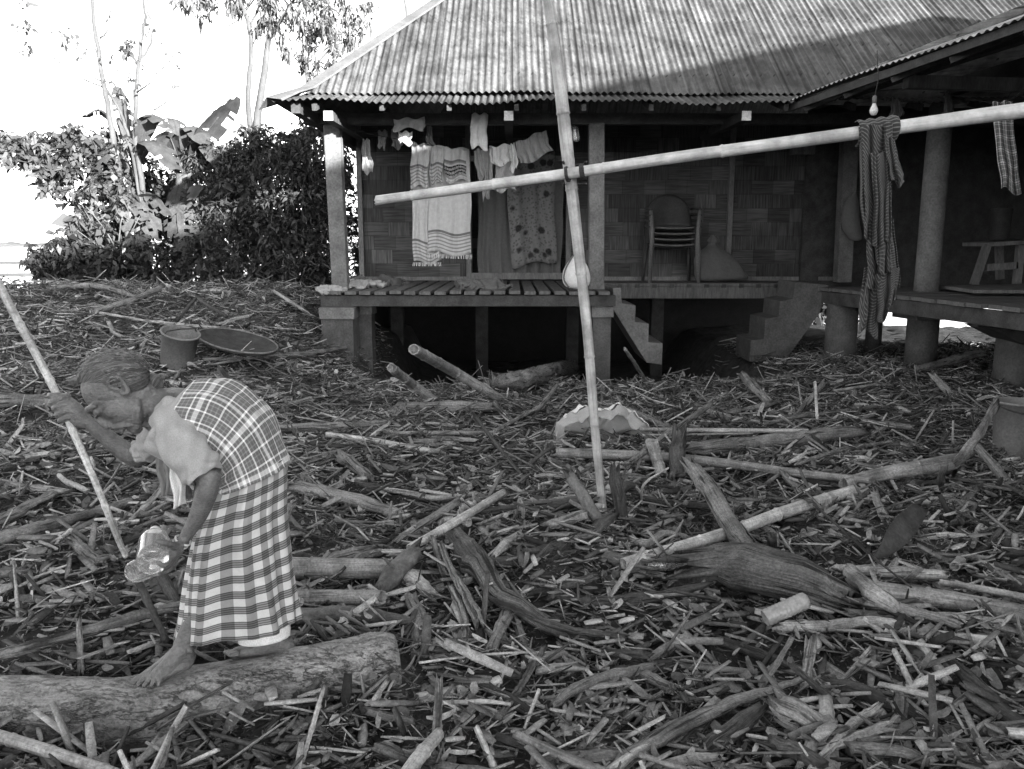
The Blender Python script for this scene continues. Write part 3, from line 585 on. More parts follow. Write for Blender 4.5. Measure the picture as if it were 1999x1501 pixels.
PIECES = [
 # right foreground
 (B, 'pale straight bamboo pole sloping up to the right above the dark bark log', 'bamboo', 'b', [(1217, 1100), (1420, 1040), (1530, 1000), (1668, 958)], [27, 30, 28], [.06, .12, .10, .07]),
 (LG, 'forked grey driftwood limb leaning across the pale bamboo pole onto the bark log', 'log', 'm', [(1352, 916), (1385, 960), (1425, 1030), (1468, 1082)], [38, 44, 44, 36], [.24, .22, .14, .10]),
 (LG, 'thick dark log with torn fibrous bark below the sloping pale bamboo', 'log', 'k', [(1366, 1098), (1440, 1108), (1540, 1130), (1640, 1162)], [88, 112, 108, 70], [.12, .13, .12, .08], 1.0, 30, .10),
 (B, 'long thick bamboo with a raised joint running out at the right edge', 'bamboo', 'g', [(1700, 1152), (1850, 1172), (2040, 1208)], [44, 46, 46], [.05, .06, .06]),
 (B, 'pale bamboo length with dark joints lying just above the thick jointed bamboo', 'bamboo', 'p', [(1640, 1112), (1740, 1117), (1842, 1124)], [22, 28, 28], [.06, .06, .06]),
 (S, 'short pale stick lying flat right of the dry palm leaf', 'stick', 'p', [(1830, 1083), (1932, 1091)], [15, 14]),
 (S, 'pale stick angled down to the right edge under the short flat stick', 'stick', 'p', [(1908, 1096), (1960, 1118), (2020, 1140)], [16, 18]),
 (S, 'narrow pale cane resting along the top of the thick jointed bamboo', 'stick', 'b', [(1834, 1136), (1920, 1150), (2010, 1168)], [14, 18], [.08, .09, .09]),
 (LG, 'knotted pale root stub with holes at the end of the dark bark log', 'root', 'p', [(1660, 1120), (1700, 1155), (1760, 1195)], [34, 46, 30], [.05, .08, .05], 1.0, 12, .15),
 (S, 'smooth pale branch sloping right from the knotted root stub', 'branch', 'p', [(1700, 1176), (1760, 1188), (1820, 1202), (1872, 1222)], [24, 24, 20], [.06, .06, .05, .03]),
 (S, 'wavy pale branch with one dark broken end in front of the plastic jar', 'branch', 'p', [(1530, 1222), (1610, 1222), (1700, 1212), (1757, 1222)], [28, 26, 24], [.04, .04, .05, .04]),
 (B, 'straight pale bamboo butt continuing right from the wavy branch', 'bamboo', 'b', [(1735, 1232), (1840, 1242), (1940, 1254)], [22, 26, 30], [.03, .03, .03]),
 (S, 'bent grey cane arching like a bow left of the broken fibre stump', 'stick', 'g', [(1262, 1290), (1300, 1264), (1345, 1252), (1412, 1252)], [16, 20, 18], [.03, .05, .05, .03]),
 (S, 'short pale split stick pointing down right beside the bow shaped cane', 'stick', 'b', [(1200, 1250), (1254, 1291)], [10, 11]),
 (S, 'long dark grooved palm stalk reaching diagonally from the lower edge', 'palm stalk', 'm', [(1190, 1510), (1290, 1440), (1420, 1378), (1565, 1325)], [40, 46, 40, 18], [.04, .06, .07, .05], .55, 12),
 (SL, 'second thinner palm stalk lying against the underside of the long grooved one', 'palm stalk', 'd', [(1280, 1445), (1370, 1405), (1450, 1370)], [26, 30, 18], [.03, .05, .05], .5),
 (LG, 'short hollow stump of pale bark with a dark torn mouth', 'stump', 'p', [(1520, 1368), (1560, 1392), (1608, 1425)], [44, 52, 44], [.10, .06, .02], 1.0, 14, .12),
 (SL, 'brown slat leaning up right beside the broken fibre stump', 'slat', 'm', [(1546, 1245), (1515, 1300), (1486, 1345)], [12, 14, 12], [.12, .07, .02], .4),
 (S, 'thin pale twig sloping down left under the straight bamboo butt', 'stick', 'p', [(1700, 1265), (1625, 1350)], [11, 9], [.04, .02]),
 (S, 'bent pale cane broken in the middle among the lower right chips', 'stick', 'b', [(1746, 1270), (1770, 1318), (1785, 1350), (1815, 1385)], [14, 15, 12], [.06, .05, .03, .01]),
 (B, 'stubby clean bamboo piece pointing down right beside the dark spindle log', 'bamboo', 'b', [(1793, 1250), (1850, 1332)], [22, 24], [.06, .03]),
 (LG, 'dark spindle shaped log tapering at both ends near the right edge', 'log', 'd', [(1848, 1288), (1900, 1330), (1950, 1372)], [22, 36, 18], [.04, .04, .02]),
 (SL, 'small pale flat slat tilted up right below the stubby bamboo piece', 'slat', 'p', [(1893, 1350), (1845, 1392)], [15, 15], [.04, .03], .4),
 (S, 'pale knobbly branch forming the upper prong of a fork at the lower edge', 'branch', 'p', [(1712, 1385), (1670, 1410), (1625, 1455), (1580, 1505)], [24, 24, 20, 16], [.07, .06, .05, .03]),
 (S, 'pale knobbly branch forming the lower prong of a fork at the lower edge', 'branch', 'p', [(1726, 1420), (1680, 1436), (1635, 1455)], [24, 22, 18], [.06, .05, .05]),
 (B, 'cut end of a pale cane poking in at the lower right corner', 'bamboo', 'b', [(1968, 1430), (2030, 1436)], [26, 26], [.05, .05]),
 (S, 'long thin dark twig slanting over the dark bark log', 'twig', 'd', [(1590, 985), (1690, 1075), (1778, 1146)], [6, 6, 5], [.14, .12, .09]),
 (S, 'pale wriggling root just left of the low end of the sloping bamboo', 'root', 'p', [(1230, 1051), (1262, 1061), (1294, 1042), (1328, 1045)], [12, 18, 14], [.05, .04, .05, .04]),
 (SL, 'pale flat slat standing against the left end of the dark bark log', 'slat', 'p', [(1357, 1086), (1298, 1149)], [14, 16], [.10, .02], .4),
 (S, 'bundle of splintered fibres standing upright like a broken stump', 'stump', 'p', [(1582, 1262), (1577, 1300), (1572, 1340)], [30, 26, 24], [.10, .06, .01], .6),
 (S, 'long grey root curving like a loop left of the dark bark log', 'root', 'm', [(1318, 1150), (1340, 1120), (1370, 1120), (1385, 1160), (1440, 1185)], [12, 16, 14], [.02, .06, .06, .03, .01]),
 # centre foreground
 (LG, 'thick pale grey bamboo butt with a jagged end behind the checked skirt', 'bamboo', 'g', [(520, 1108), (620, 1110), (762, 1110)], [52, 52, 46], [.07, .07, .07], 1.0, 16),
 (B, 'dark jointed bamboo lying under the thick jagged butt behind the skirt', 'bamboo', 'g', [(530, 1166), (640, 1166), (745, 1166)], [36, 36, 34], [.05, .05, .05], 1.0, 14),
 (LG, 'flattened rotten log just above the big log the woman stands on', 'log', 'y', [(560, 1206), (680, 1200), (810, 1215)], [36, 40, 24], [.04, .04, .02]),
 (LG, 'upended root stump with ragged holes at the end of the grey butt', 'root', 'y', [(742, 1155), (775, 1110), (815, 1078)], [36, 46, 40], [.04, .08, .10], 1.0, 22, .35),
 (LG, 'mossy curved limb running down the middle of the heap', 'log', 'k', [(882, 1045), (930, 1095), (975, 1165), (1085, 1225), (1215, 1247)], [40, 58, 50, 30, 18], [.03, .05, .05, .02, .0], 1.0, 22, .22),
 (S, 'long tapering root lying along the mossy limb into the lower heap', 'root', 'd', [(950, 1165), (1010, 1190), (1100, 1225), (1220, 1245)], [12, 16, 18, 12], [.09, .09, .08, .04]),
 (S, 'pale twisted stick with pitted lower end hanging down the middle heap', 'stick', 'm', [(862, 1064), (885, 1120), (910, 1160), (935, 1216)], [12, 16, 22, 28], [.10, .09, .08, .05]),
 (S, 'shorter stick side by side with the pitted twisted stick', 'stick', 'm', [(846, 1050), (856, 1090), (868, 1122)], [13, 15], [.09, .07, .06]),
 (S, 'split stick continuing straight down below the pitted twisted stick', 'stick', 'm', [(882, 1148), (903, 1195), (910, 1262)], [18, 20, 16], [.06, .05, .03]),
 (S, 'very thin bright white reed lying across the slats in the lower middle', 'reed', 'b', [(818, 1294), (900, 1283), (985, 1275), (1072, 1273)], [6, 6, 5], [.05, .06, .06, .05]),
 (SL, 'brown flat slat slanting down left under the bright white reed', 'slat', 'm', [(1060, 1264), (1020, 1330), (976, 1398)], [19, 20, 18], [.07, .04, .02], .3),
 (SL, 'narrow pale tapering splinter left of the brown flat slat', 'slat', 'p', [(989, 1293), (963, 1366)], [10, 8], [.04, .02], .4),
 (S, 'curved dark branch thick at its lower left end right of the brown slat', 'branch', 'm', [(1080, 1378), (1125, 1344), (1190, 1320), (1268, 1304)], [22, 26, 28, 22], [.04, .06, .06, .03]),
 (B, 'bright frayed bamboo stub at the lower edge below the upright dark slat', 'bamboo', 'b', [(790, 1515), (820, 1475), (857, 1432)], [34, 36, 28], [.05, .06, .05]),
 (SL, 'upright dark slat standing above the bright frayed stub', 'slat', 'm', [(858, 1330), (852, 1450)], [18, 22], [.12, .02], .4),
 (S, 'clean pale round stick pointing down right at the lower edge', 'stick', 'b', [(930, 1420), (972, 1515)], [14, 18], [.08, .05]),
 (B, 'grey bamboo cane running out at the lower edge in the middle', 'bamboo', 'g', [(1005, 1432), (1100, 1476), (1210, 1520)], [20, 24, 24], [.05, .05, .05]),
 (S, 'stout short stick below the rounded end of the big log', 'stick', 'm', [(715, 1388), (760, 1400), (808, 1408)], [18, 20, 14], [.03, .04, .03]),
 (SL, 'pale tall slat leaning upright against the front of the big log', 'slat', 'p', [(632, 1344), (612, 1410), (590, 1490)], [10, 12, 12], [.14, .10, .03], .4),
 (S, 'small rounded grey stick right of the mossy limb', 'stick', 'm', [(948, 1230), (980, 1250), (1008, 1260)], [14, 18, 14], [.03, .03, .02]),
 (S, 'pale cane at the lower edge crossing under the long palm stalk', 'stick', 'b', [(1180, 1510), (1240, 1470), (1310, 1440)], [18, 20, 18], [.04, .05, .04]),
 (S, 'bent thin dark cane at the right end of the big log', 'stick', 'd', [(700, 1225), (750, 1240), (800, 1252)], [8, 9, 8], [.06, .06, .04]),
 # middle
 (B, 'short grey bamboo sticking out from under the house left of the longer leaning one', 'bamboo', 'g', [(764, 718), (805, 750), (852, 784)], [22, 22, 20], [.42, .20, .02]),
 (B, 'longer leaning bamboo with a pale cut end reaching out from under the house', 'bamboo', 'g', [(808, 682), (880, 722), (975, 778)], [26, 25, 22], [.70, .36, .02]),
 (LG, 'level grey log lying below the two leaning bamboos', 'log', 'm', [(772, 795), (860, 796), (957, 794)], [26, 28, 22], [.06, .06, .06]),
 (LG, 'big pale weathered log at the dark edge under the deck', 'log', 'm', [(965, 752), (1040, 735), (1115, 718)], [30, 42, 36], [.10, .12, .10], 1.0, 14, .12),
 (B, 'pale cane tapering right in the middle of the yard under the level log', 'bamboo', 'b', [(638, 848), (740, 862), (830, 878), (866, 882)], [13, 14, 10], [.07, .06, .06, .04]),
 (S, 'straight dark cane lying level right of the tapering pale cane', 'stick', 'g', [(778, 846), (870, 845), (965, 845)], [10, 11, 10], [.06, .06, .06]),
 (LG, 'rough short log pointing down right left of the middle heap', 'log', 'm', [(658, 888), (690, 905), (720, 932)], [24, 28, 22], [.06, .06, .05], 1.0, 10, .1),
 (LG, 'long low grey log right behind the bent back of the woman', 'log', 'm', [(540, 836), (640, 834), (745, 828)], [20, 22, 18], [.05, .05, .05]),
 (S, 'forked pale stick with a knob end left of the torn white sack', 'stick', 'm', [(965, 788), (990, 812), (1026, 842)], [10, 10, 9], [.08, .05, .02]),
 (S, 'thin dark crooked branch slanting down to the heap in the middle', 'branch', 'd', [(914, 793), (955, 848), (1000, 905), (1050, 968)], [7, 9, 9, 7], [.10, .10, .08, .02]),
 (S, 'rising dark cane crossing behind the thin crooked branch', 'stick', 'm', [(965, 842), (1020, 812), (1055, 793), (1087, 752)], [10, 10, 11, 8], [.04, .06, .08, .20]),
 (S, 'slender pale wedge of cane left of the centre heap', 'stick', 'p', [(748, 954), (800, 962), (852, 972), (932, 964)], [10, 13, 13, 6], [.05, .05, .05, .05]),
 (LG, 'broad pale bark log half sunk in the chips right of the woman', 'log', 'p', [(570, 950), (680, 972), (800, 1010)], [40, 50, 30], [.03, .04, .02], .6, 14, .12),
 (SL, 'wide flat plank of bark rising to the right in the centre heap', 'plank', 'm', [(772, 1058), (830, 1018), (892, 980)], [34, 40, 34], [.04, .08, .10], .3),
 (B, 'long straight pale cane rising right beside the wide bark plank', 'bamboo', 'b', [(800, 1070), (890, 1018), (982, 962)], [20, 21, 18], [.09, .10, .10]),
 (B, 'long grey bamboo lying level behind the base of the upright pole', 'bamboo', 'g', [(1088, 884), (1290, 892), (1420, 905), (1560, 924), (1700, 938)], [24, 24, 22, 20, 18], [.08, .09, .08, .07, .06]),
 (S, 'grey stick slanting up right behind the upright bamboo stub', 'stick', 'm', [(1222, 908), (1300, 850), (1390, 788)], [14, 16, 13], [.05, .15, .26]),
 (B, 'upright cut bamboo stub left of the dark broken stump', 'bamboo', 'g', [(1272, 860), (1282, 895), (1293, 930)], [30, 28, 28], [.22, .12, .02]),
 (LG, 'dark broken stump standing upright beside the cut bamboo stub', 'stump', 'd', [(1326, 838), (1324, 880), (1320, 935)], [32, 36, 32], [.30, .16, .02], 1.0, 12, .12),
 (LG, 'mossy leaning stub left of the foot of the upright bamboo pole', 'stump', 'y', [(1112, 930), (1138, 970), (1170, 1018)], [30, 32, 28], [.22, .14, .04], 1.0, 12, .12),
 (LG, 'dark rotten stub right of the foot of the upright bamboo pole', 'stump', 'd', [(1200, 920), (1206, 965), (1216, 1014)], [26, 30, 28], [.24, .14, .03], 1.0, 12, .15),
 (S, 'curved grey branch arching right behind the torn white sack', 'branch', 'm', [(1175, 797), (1225, 800), (1270, 818), (1318, 842)], [10, 13, 13, 9], [.09, .10, .09, .05]),
 (LG, 'long heavy log slanting up right behind the broken stump', 'log', 'm', [(1340, 880), (1450, 868), (1560, 855), (1675, 842)], [34, 34, 32, 26], [.08, .09, .09, .09], 1.0, 12, .06),
 (B, 'pair of thin pale canes lying level over the long heavy log, upper cane', 'bamboo', 'b', [(1250, 838), (1400, 840), (1578, 841)], [9, 11, 10], [.12, .13, .13]),
 (S, 'thin pale reed just under the level pale cane near the stump', 'reed', 'b', [(1255, 849), (1360, 848), (1470, 846)], [5, 5, 5], [.11, .11, .11]),
 (B, 'thick bamboo with a joint lying towards the kinked half at the right', 'bamboo', 'g', [(1648, 944), (1730, 924), (1800, 912), (1868, 900)], [30, 34, 36, 38], [.08, .10, .11, .13]),
 (SL, 'rough split half of the thick bamboo bent upward at the right edge', 'slat', 'p', [(1858, 915), (1900, 862), (1944, 790)], [34, 34, 34], [.11, .28, .48], .35),
 (S, 'slim upright white stick planted in front of the right house steps', 'stick', 'b', [(1591, 745), (1596, 826)], [7, 7], [.34, .0]),
 (S, 'leaning dark stick beside the slim upright white stick', 'stick', 'm', [(1608, 748), (1580, 782), (1553, 812)], [12, 15, 13], [.28, .12, .0]),
 (LG, 'short thick stub leaning down right in front of the steps', 'stump', 'm', [(1452, 733), (1478, 760), (1502, 786)], [22, 22, 20], [.22, .12, .04]),
 (S, 'pale stub lying right below the short thick leaning stub', 'stick', 'm', [(1448, 802), (1490, 793), (1522, 784)], [13, 16, 14], [.04, .05, .06]),
 (S, 'dark cane lying level near the metal bin', 'stick', 'd', [(1655, 820), (1730, 824), (1808, 828)], [10, 12, 9], [.06, .06, .06]),
 (LG, 'pale log end poking up from under the wing deck', 'log', 'm', [(1790, 722), (1850, 706), (1922, 688)], [16, 22, 18], [.08, .14, .22]),
 (S, 'wavy grey branch lying level before the slanting heavy log', 'branch', 'm', [(1500, 826), (1560, 812), (1620, 806), (1712, 792)], [9, 12, 12, 9], [.05, .06, .06, .06]),
 (S, 'thin pale reed lying level before the wing deck', 'reed', 'b', [(1630, 763), (1712, 750)], [7, 6], [.05, .06]),
 (S, 'thin stick leaning up left in front of the left house steps', 'stick', 'm', [(1220, 682), (1262, 745)], [8, 9], [.40, .02]),
 (S, 'short stub with a pale end lying right of the upright pole base', 'stick', 'p', [(1070, 1025), (1105, 1016), (1140, 1004)], [20, 26, 26], [.06, .06, .07]),
 (S, 'bent thin pale reed arching beside the dark rotten stub', 'reed', 'b', [(1252, 985), (1258, 945), (1305, 913)], [5, 6, 5], [.02, .16, .20]),
 (S, 'long crooked stick lying level behind the forked limb at the right', 'stick', 'm', [(1560, 905), (1640, 878), (1700, 868), (1740, 862)], [8, 11, 10, 7], [.05, .08, .08, .06]),
 # left
 (SL, 'wide flat plank entering at the left edge', 'plank', 'm', [(-30, 1030), (40, 995), (105, 962)], [40, 40, 30], [.06, .07, .06], .45),
 (LG, 'straight log rising right from the left edge under the wide plank', 'log', 'm', [(-30, 1060), (90, 1028), (210, 995), (320, 960)], [30, 28, 24, 16], [.06, .07, .06, .04]),
 (LG, 'long grey branch running from the left edge up to the checked skirt', 'log', 'm', [(-30, 1284), (110, 1250), (260, 1205), (400, 1172)], [26, 28, 26, 20], [.10, .12, .10, .08]),
 (LG, 'rounded pale log lying level at the left edge beside the hand', 'log', 'm', [(-30, 780), (50, 782), (125, 790)], [32, 32, 24], [.05, .05, .04]),
 (LG, 'short thick stick stub pointing down right above the long grey branch', 'stick', 'm', [(143, 1055), (165, 1075), (192, 1098)], [26, 28, 24], [.05, .05, .03]),
 (SL, 'flat lath leaning up right just behind the lower bamboo staff', 'slat', 'p', [(248, 1022), (285, 985), (322, 945)], [14, 16, 16], [.05, .07, .09], .35),
 (SL, 'short upright lath crossing in front of the long grey branch', 'slat', 'm', [(154, 1208), (158, 1310)], [14, 16], [.16, .02], .35),
 (S, 'wet dark stick slanting down behind the two plastic bottles', 'stick', 'd', [(268, 1130), (295, 1185), (326, 1252)], [18, 18, 14], [.18, .10, .03]),
 (B, 'smooth pale bamboo cane at the lower left corner', 'bamboo', 'b', [(-20, 1432), (90, 1465), (225, 1510)], [30, 30, 26], [.06, .06, .05]),
 (B, 'pale straight cane leaning against the near side of the big log', 'bamboo', 'b', [(364, 1378), (335, 1430), (296, 1512)], [14, 15, 16], [.14, .10, .06]),
 (S, 'dark branch lying against the near side of the big log', 'branch', 'd', [(356, 1376), (310, 1402), (255, 1432)], [13, 13, 10], [.12, .08, .05]),
 (S, 'thin upright pale splinter at the left edge', 'stick', 'p', [(27, 1094), (35, 1205)], [7, 8], [.16, .02]),
 (S, 'pale twig crossing behind the thin upright splinter', 'stick', 'p', [(36, 1145), (75, 1125), (128, 1104)], [6, 7, 6], [.05, .06, .06]),
 (LG, 'pale root mass on the crest of the mound at the left', 'root', 'm', [(118, 560), (170, 558), (215, 563), (262, 578)], [10, 13, 13, 8], [.06, .07, .07, .04]),
 (LG, 'grey limb rising right on the crest of the mound', 'log', 'm', [(185, 608), (250, 588), (312, 563)], [14, 15, 12], [.05, .06, .10]),
 (S, 'pale thin stick slanting down right on the mound beside the bushes', 'stick', 'p', [(534, 568), (572, 592), (612, 618)], [7, 8, 6], [.12, .08, .03]),
 (S, 'long thin stick lying towards the bucket on the mound', 'stick', 'p', [(195, 610), (300, 628), (425, 640)], [6, 7, 7], [.06, .07, .10]),
 (S, 'bent pale twig curving left of the bucket on the mound', 'stick', 'p', [(212, 628), (222, 648), (240, 658)], [8, 10, 8], [.05, .05, .04]),
 (S, 'dark stick bent over behind the bucket like a tripod, right leg', 'stick', 'd', [(385, 582), (412, 600), (442, 618)], [9, 10, 8], [.20, .12, .04]),
 (S, 'dark stick bent over behind the bucket like a tripod, left leg', 'stick', 'd', [(383, 582), (362, 606), (346, 626)], [8, 8, 7], [.20, .12, .04]),
 (LG, 'long pale log lying in front of the round winnowing tray', 'log', 'm', [(396, 702), (500, 697), (600, 690), (682, 677)], [9, 12, 12, 9], [.05, .06, .06, .08]),
 (SL, 'flat pale board end in front of the bucket on the mound', 'slat', 'm', [(412, 712), (470, 701)], [12, 14], [.04, .05], .5),
 (S, 'stick leaning against the left house stilt', 'stick', 'm', [(655, 668), (692, 622)], [7, 7], [.05, .36]),
]
for a in PIECES:
    nm, lab, cat, kd, pts, wpx = a[:6]
    piece(nm, lab, cat, kd, pts, wpx, a[6] if len(a) > 6 else None, a[7] if len(a) > 7 else 1.0, a[8] if len(a) > 8 else 10, a[9] if len(a) > 9 else None)
# middle sized loose sticks, each its own object: a few shapes copied about
GR = [('driftwood_stick', 'grey weathered broken stick lying loose among the flood chips', 'stick', 'loose grey sticks', 'm', .22, .013, 1.0),
      ('pale_cane', 'pale broken cane lying loose among the flood chips', 'cane', 'loose pale canes', 'b', .26, .0085, 1.0),
      ('dark_branch', 'dark wet broken branch lying loose among the flood chips', 'branch', 'loose dark branches', 'd', .28, .012, 1.0),
      ('split_slat', 'flat split slat lying loose among the flood chips', 'slat', 'loose flat slats', 'p', .20, .014, .28)]
def scatter_spot(y0, y1):
    while True:
        y = y0*(y1/y0)**rng.random() if rng.random() < .6 else rng.uniform(y0, y1)
        x = rng.uniform(-1, 1)*(.68*y+.25)
        if y > 8.8 and x > -1.9: continue
        if 2.1 < y < 2.85 and x < -.2: continue
        return x, y
for nm, lab, cat, grp, kd, L, r, fl in GR:
    shapes = []
    for s in range(14):
        l = L*random.uniform(.5, 1.0)*random.choice([1, 1, 1.5, 2.3]); bend = random.uniform(-.12, .12)*l
        P = np.array([(-l/2, 0, 0), (-l/6, bend*.5, bend*.15), (l/6, bend*.6, -bend*.15), (l/2, 0, 0)])
        rr = r*random.uniform(.6, 2.2)*np.array([1, 1.1, 1, random.uniform(.5, 1)])
        V, Fs, rows, LL, r0 = stick_mesh(P, rr, kd, 8, fl); me = mesh_of(nm, V, Fs); me.materials.append(M[WK[kd]])
        tmp = bpy.data.objects.new('tmp', me); set_uv_tube(tmp, 8, rows, LL, r0); bpy.data.objects.remove(tmp); shapes.append(me)
    for k in range(185):
        x, y = scatter_spot(2.1, 11.2)
        o = link(nm, shapes[k % 14], None); sc = random.uniform(.7, 1.35)
        o.scale = (sc, sc, sc)
        tilt = random.gauss(0, .16) if random.random() < .85 else random.uniform(-.9, .9)
        o.location = (x, y, float(G(x, y))+random.uniform(.012, .05)+abs(tilt)*.03); o.rotation_euler = (random.uniform(0, 6), tilt, random.gauss(0, 1.0) if random.random() < .5 else random.uniform(0, 6.28))
        tag(o, lab, cat, grp)
# ------------------------------------------------------------------ uncountable chips, splinters, bark and leaves
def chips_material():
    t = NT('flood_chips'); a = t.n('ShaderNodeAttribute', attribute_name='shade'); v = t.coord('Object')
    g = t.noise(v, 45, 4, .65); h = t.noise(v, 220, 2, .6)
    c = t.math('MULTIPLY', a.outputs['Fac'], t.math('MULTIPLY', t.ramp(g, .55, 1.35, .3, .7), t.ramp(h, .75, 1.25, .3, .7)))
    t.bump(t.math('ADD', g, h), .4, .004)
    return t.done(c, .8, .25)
M['chips'] = chips_material()
def bar_template(n=1, taper=.6, bend=.0, sides=4):
    V = []; rows = n+1
    for i in range(rows):
        u = i/n*2-1; w = 1-(1-taper)*abs(u)**1.5
        for j in range(sides):
            a = 2*math.pi*(j+.5)/sides; V.append((u*.5, math.cos(a)*.7*w, math.sin(a)*.7*w))
        for j in range(sides): pass
    V = np.array(V); V[:, 2] += 0
    Fs = [(i*sides+j, i*sides+(j+1) % sides, (i+1)*sides+(j+1) % sides, (i+1)*sides+j) for i in range(n) for j in range(sides)]
    if sides == 4: Fs += [(3, 2, 1, 0), tuple(n*4+k for k in range(4))]
    else:
        Fs += [(0, sides-1, sides-2, sides-3), (0, sides-3, sides-4, sides-5), (n*sides, n*sides+1, n*sides+2, n*sides+3), (n*sides, n*sides+3, n*sides+4, n*sides+5)]
    return V, np.array(Fs)
def curl_template():
    V = []
    for i in range(5):
        u = i/4*2-1
        for q in (-1, 0, 1): V.append((u*.5, q*.5*(1-.5*abs(u)**2.5), .25*(q*q) + .5*u*u))
    Fs = [(i*3+q, i*3+q+1, i*3+q+4, i*3+q+3) for i in range(4) for q in range(2)]
    return np.array(V), np.array(Fs)
def scatter_mesh(name, groups, m):
    """groups: list of (template V, F, origin N3, R N33, size N3, shade N)"""
    VV = []; FF = []; SS = []; b = 0
    for V, Fs, O, R, Sz, sh in groups:
        N = len(O); P = V[None]*Sz[:, None, :]; P = np.einsum('nij,nkj->nki', R, P) + O[:, None]
        VV.append(P.reshape(-1, 3)); FF.append((Fs[None]+(np.arange(N)*len(V))[:, None, None]+b).reshape(-1, 4)); SS.append(np.repeat(sh, len(V))); b += N*len(V)
    VV = np.concatenate(VV).astype(np.float32); FF = np.concatenate(FF).astype(np.int32); SS = np.concatenate(SS).astype(np.float32)
    me = bpy.data.meshes.new(name); me.vertices.add(len(VV)); me.vertices.foreach_set('co', VV.ravel())
    me.loops.add(FF.size); me.loops.foreach_set('vertex_index', FF.ravel())
    me.polygons.add(len(FF)); me.polygons.foreach_set('loop_start', np.arange(0, FF.size, 4, dtype=np.int32))
    at_ = me.attributes.new('shade', 'FLOAT', 'POINT'); at_.data.foreach_set('value', SS); me.update(calc_edges=True)
    return link(name, me, m)
def rots(yaw, pitch, roll):
    cy, sy, cp, sp, cr, sr = np.cos(yaw), np.sin(yaw), np.cos(pitch), np.sin(pitch), np.cos(roll), np.sin(roll)
    z = np.zeros_like(cy); o = z+1
    Z = np.array([[cy, -sy, z], [sy, cy, z], [z, z, o]]).transpose(2, 0, 1); Y = np.array([[cp, z, sp], [z, o, z], [-sp, z, cp]]).transpose(2, 0, 1); X = np.array([[o, z, z], [z, cr, -sr], [z, sr, cr]]).transpose(2, 0, 1)
    return Z @ Y @ X
def litter(N, y0, y1, tmpl, lmin, lmax, wmin, wmax, tmin, tmax, power=1.0, layer=.05, tilt=.3, voids=True):
    N = int(N*1.33); y0 = min(y0, 1.5) if y0 < 2 else y0
    y = y0+(y1-y0)*rng.random(N)**power; x = (rng.random(N)*2-1)*(y*.74+.95)
    n_ = np.sin(9.1*x+6.2*y+1)*np.sin(8.3*y-7.1*x)+.8*np.sin(15*x-4*y+2)*np.sin(13*y+6*x)+.7*np.sin(3.1*x+2*y)*np.sin(2.7*y-3.3*x+1)
    keep = ~((y > 9.0) & (x > -1.75) & (x < 3.2) & (rng.random(N) < .93)) & (rng.random(N) < (np.clip(.80+.42*n_, .32, 1) if voids else .9)) & ~((x < -.36) & (x > -2) & (np.abs(y-(2.36+.195*(x+1.79))) < .125)); x = x[keep]; y = y[keep]; N = len(x)
    L = lmin*(lmax/lmin)**(rng.random(N)**1.5); W = wmin*(wmax/wmin)**rng.random(N); T = tmin*(tmax/tmin)**rng.random(N)
    L = np.maximum(L, W*1.3)
    p = rng.normal(0, tilt, N); up = rng.random(N) < .05; p[up] = rng.uniform(-1.3, 1.3, up.sum())
    yw = np.where(rng.random(N) < .35+.03*y, rng.normal(0, .55, N), rng.uniform(0, 6.28, N)); R = rots(yw, p, rng.normal(0, .5, N))
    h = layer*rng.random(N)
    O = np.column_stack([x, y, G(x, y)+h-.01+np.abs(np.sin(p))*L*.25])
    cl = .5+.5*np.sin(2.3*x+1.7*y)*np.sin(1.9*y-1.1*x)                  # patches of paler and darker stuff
    sh = np.clip(np.exp(rng.normal(math.log(.12), .72, N))*(.8+.5*cl)*(.55+.75*h/layer), .012, .40)  # pieces low in the layer coloured darker, imitating shade down the pile
    return tmpl[0], tmpl[1], O, R, np.column_stack([L, W, T]), sh
b1 = bar_template(1); b2 = bar_template(2, .45); rd = bar_template(2, .8, 0, 6); cu = curl_template()
pl_ = bar_template(2, .75)
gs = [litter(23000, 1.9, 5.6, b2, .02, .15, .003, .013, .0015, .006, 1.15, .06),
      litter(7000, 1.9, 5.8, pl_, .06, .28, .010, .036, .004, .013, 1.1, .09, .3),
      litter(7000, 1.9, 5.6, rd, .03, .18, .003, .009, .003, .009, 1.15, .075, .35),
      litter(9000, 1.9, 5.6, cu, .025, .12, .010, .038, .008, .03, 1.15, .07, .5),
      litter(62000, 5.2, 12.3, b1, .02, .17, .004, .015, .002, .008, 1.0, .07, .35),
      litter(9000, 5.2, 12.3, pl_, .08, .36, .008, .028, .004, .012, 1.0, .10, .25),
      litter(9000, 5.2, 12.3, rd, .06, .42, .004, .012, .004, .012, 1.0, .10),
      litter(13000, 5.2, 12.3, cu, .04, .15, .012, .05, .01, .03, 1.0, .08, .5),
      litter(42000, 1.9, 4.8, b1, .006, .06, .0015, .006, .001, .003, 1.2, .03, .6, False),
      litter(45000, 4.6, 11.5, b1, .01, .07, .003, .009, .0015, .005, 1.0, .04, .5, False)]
lit = scatter_mesh('flood_litter', gs, M['chips']); tag(lit, kind='stuff')
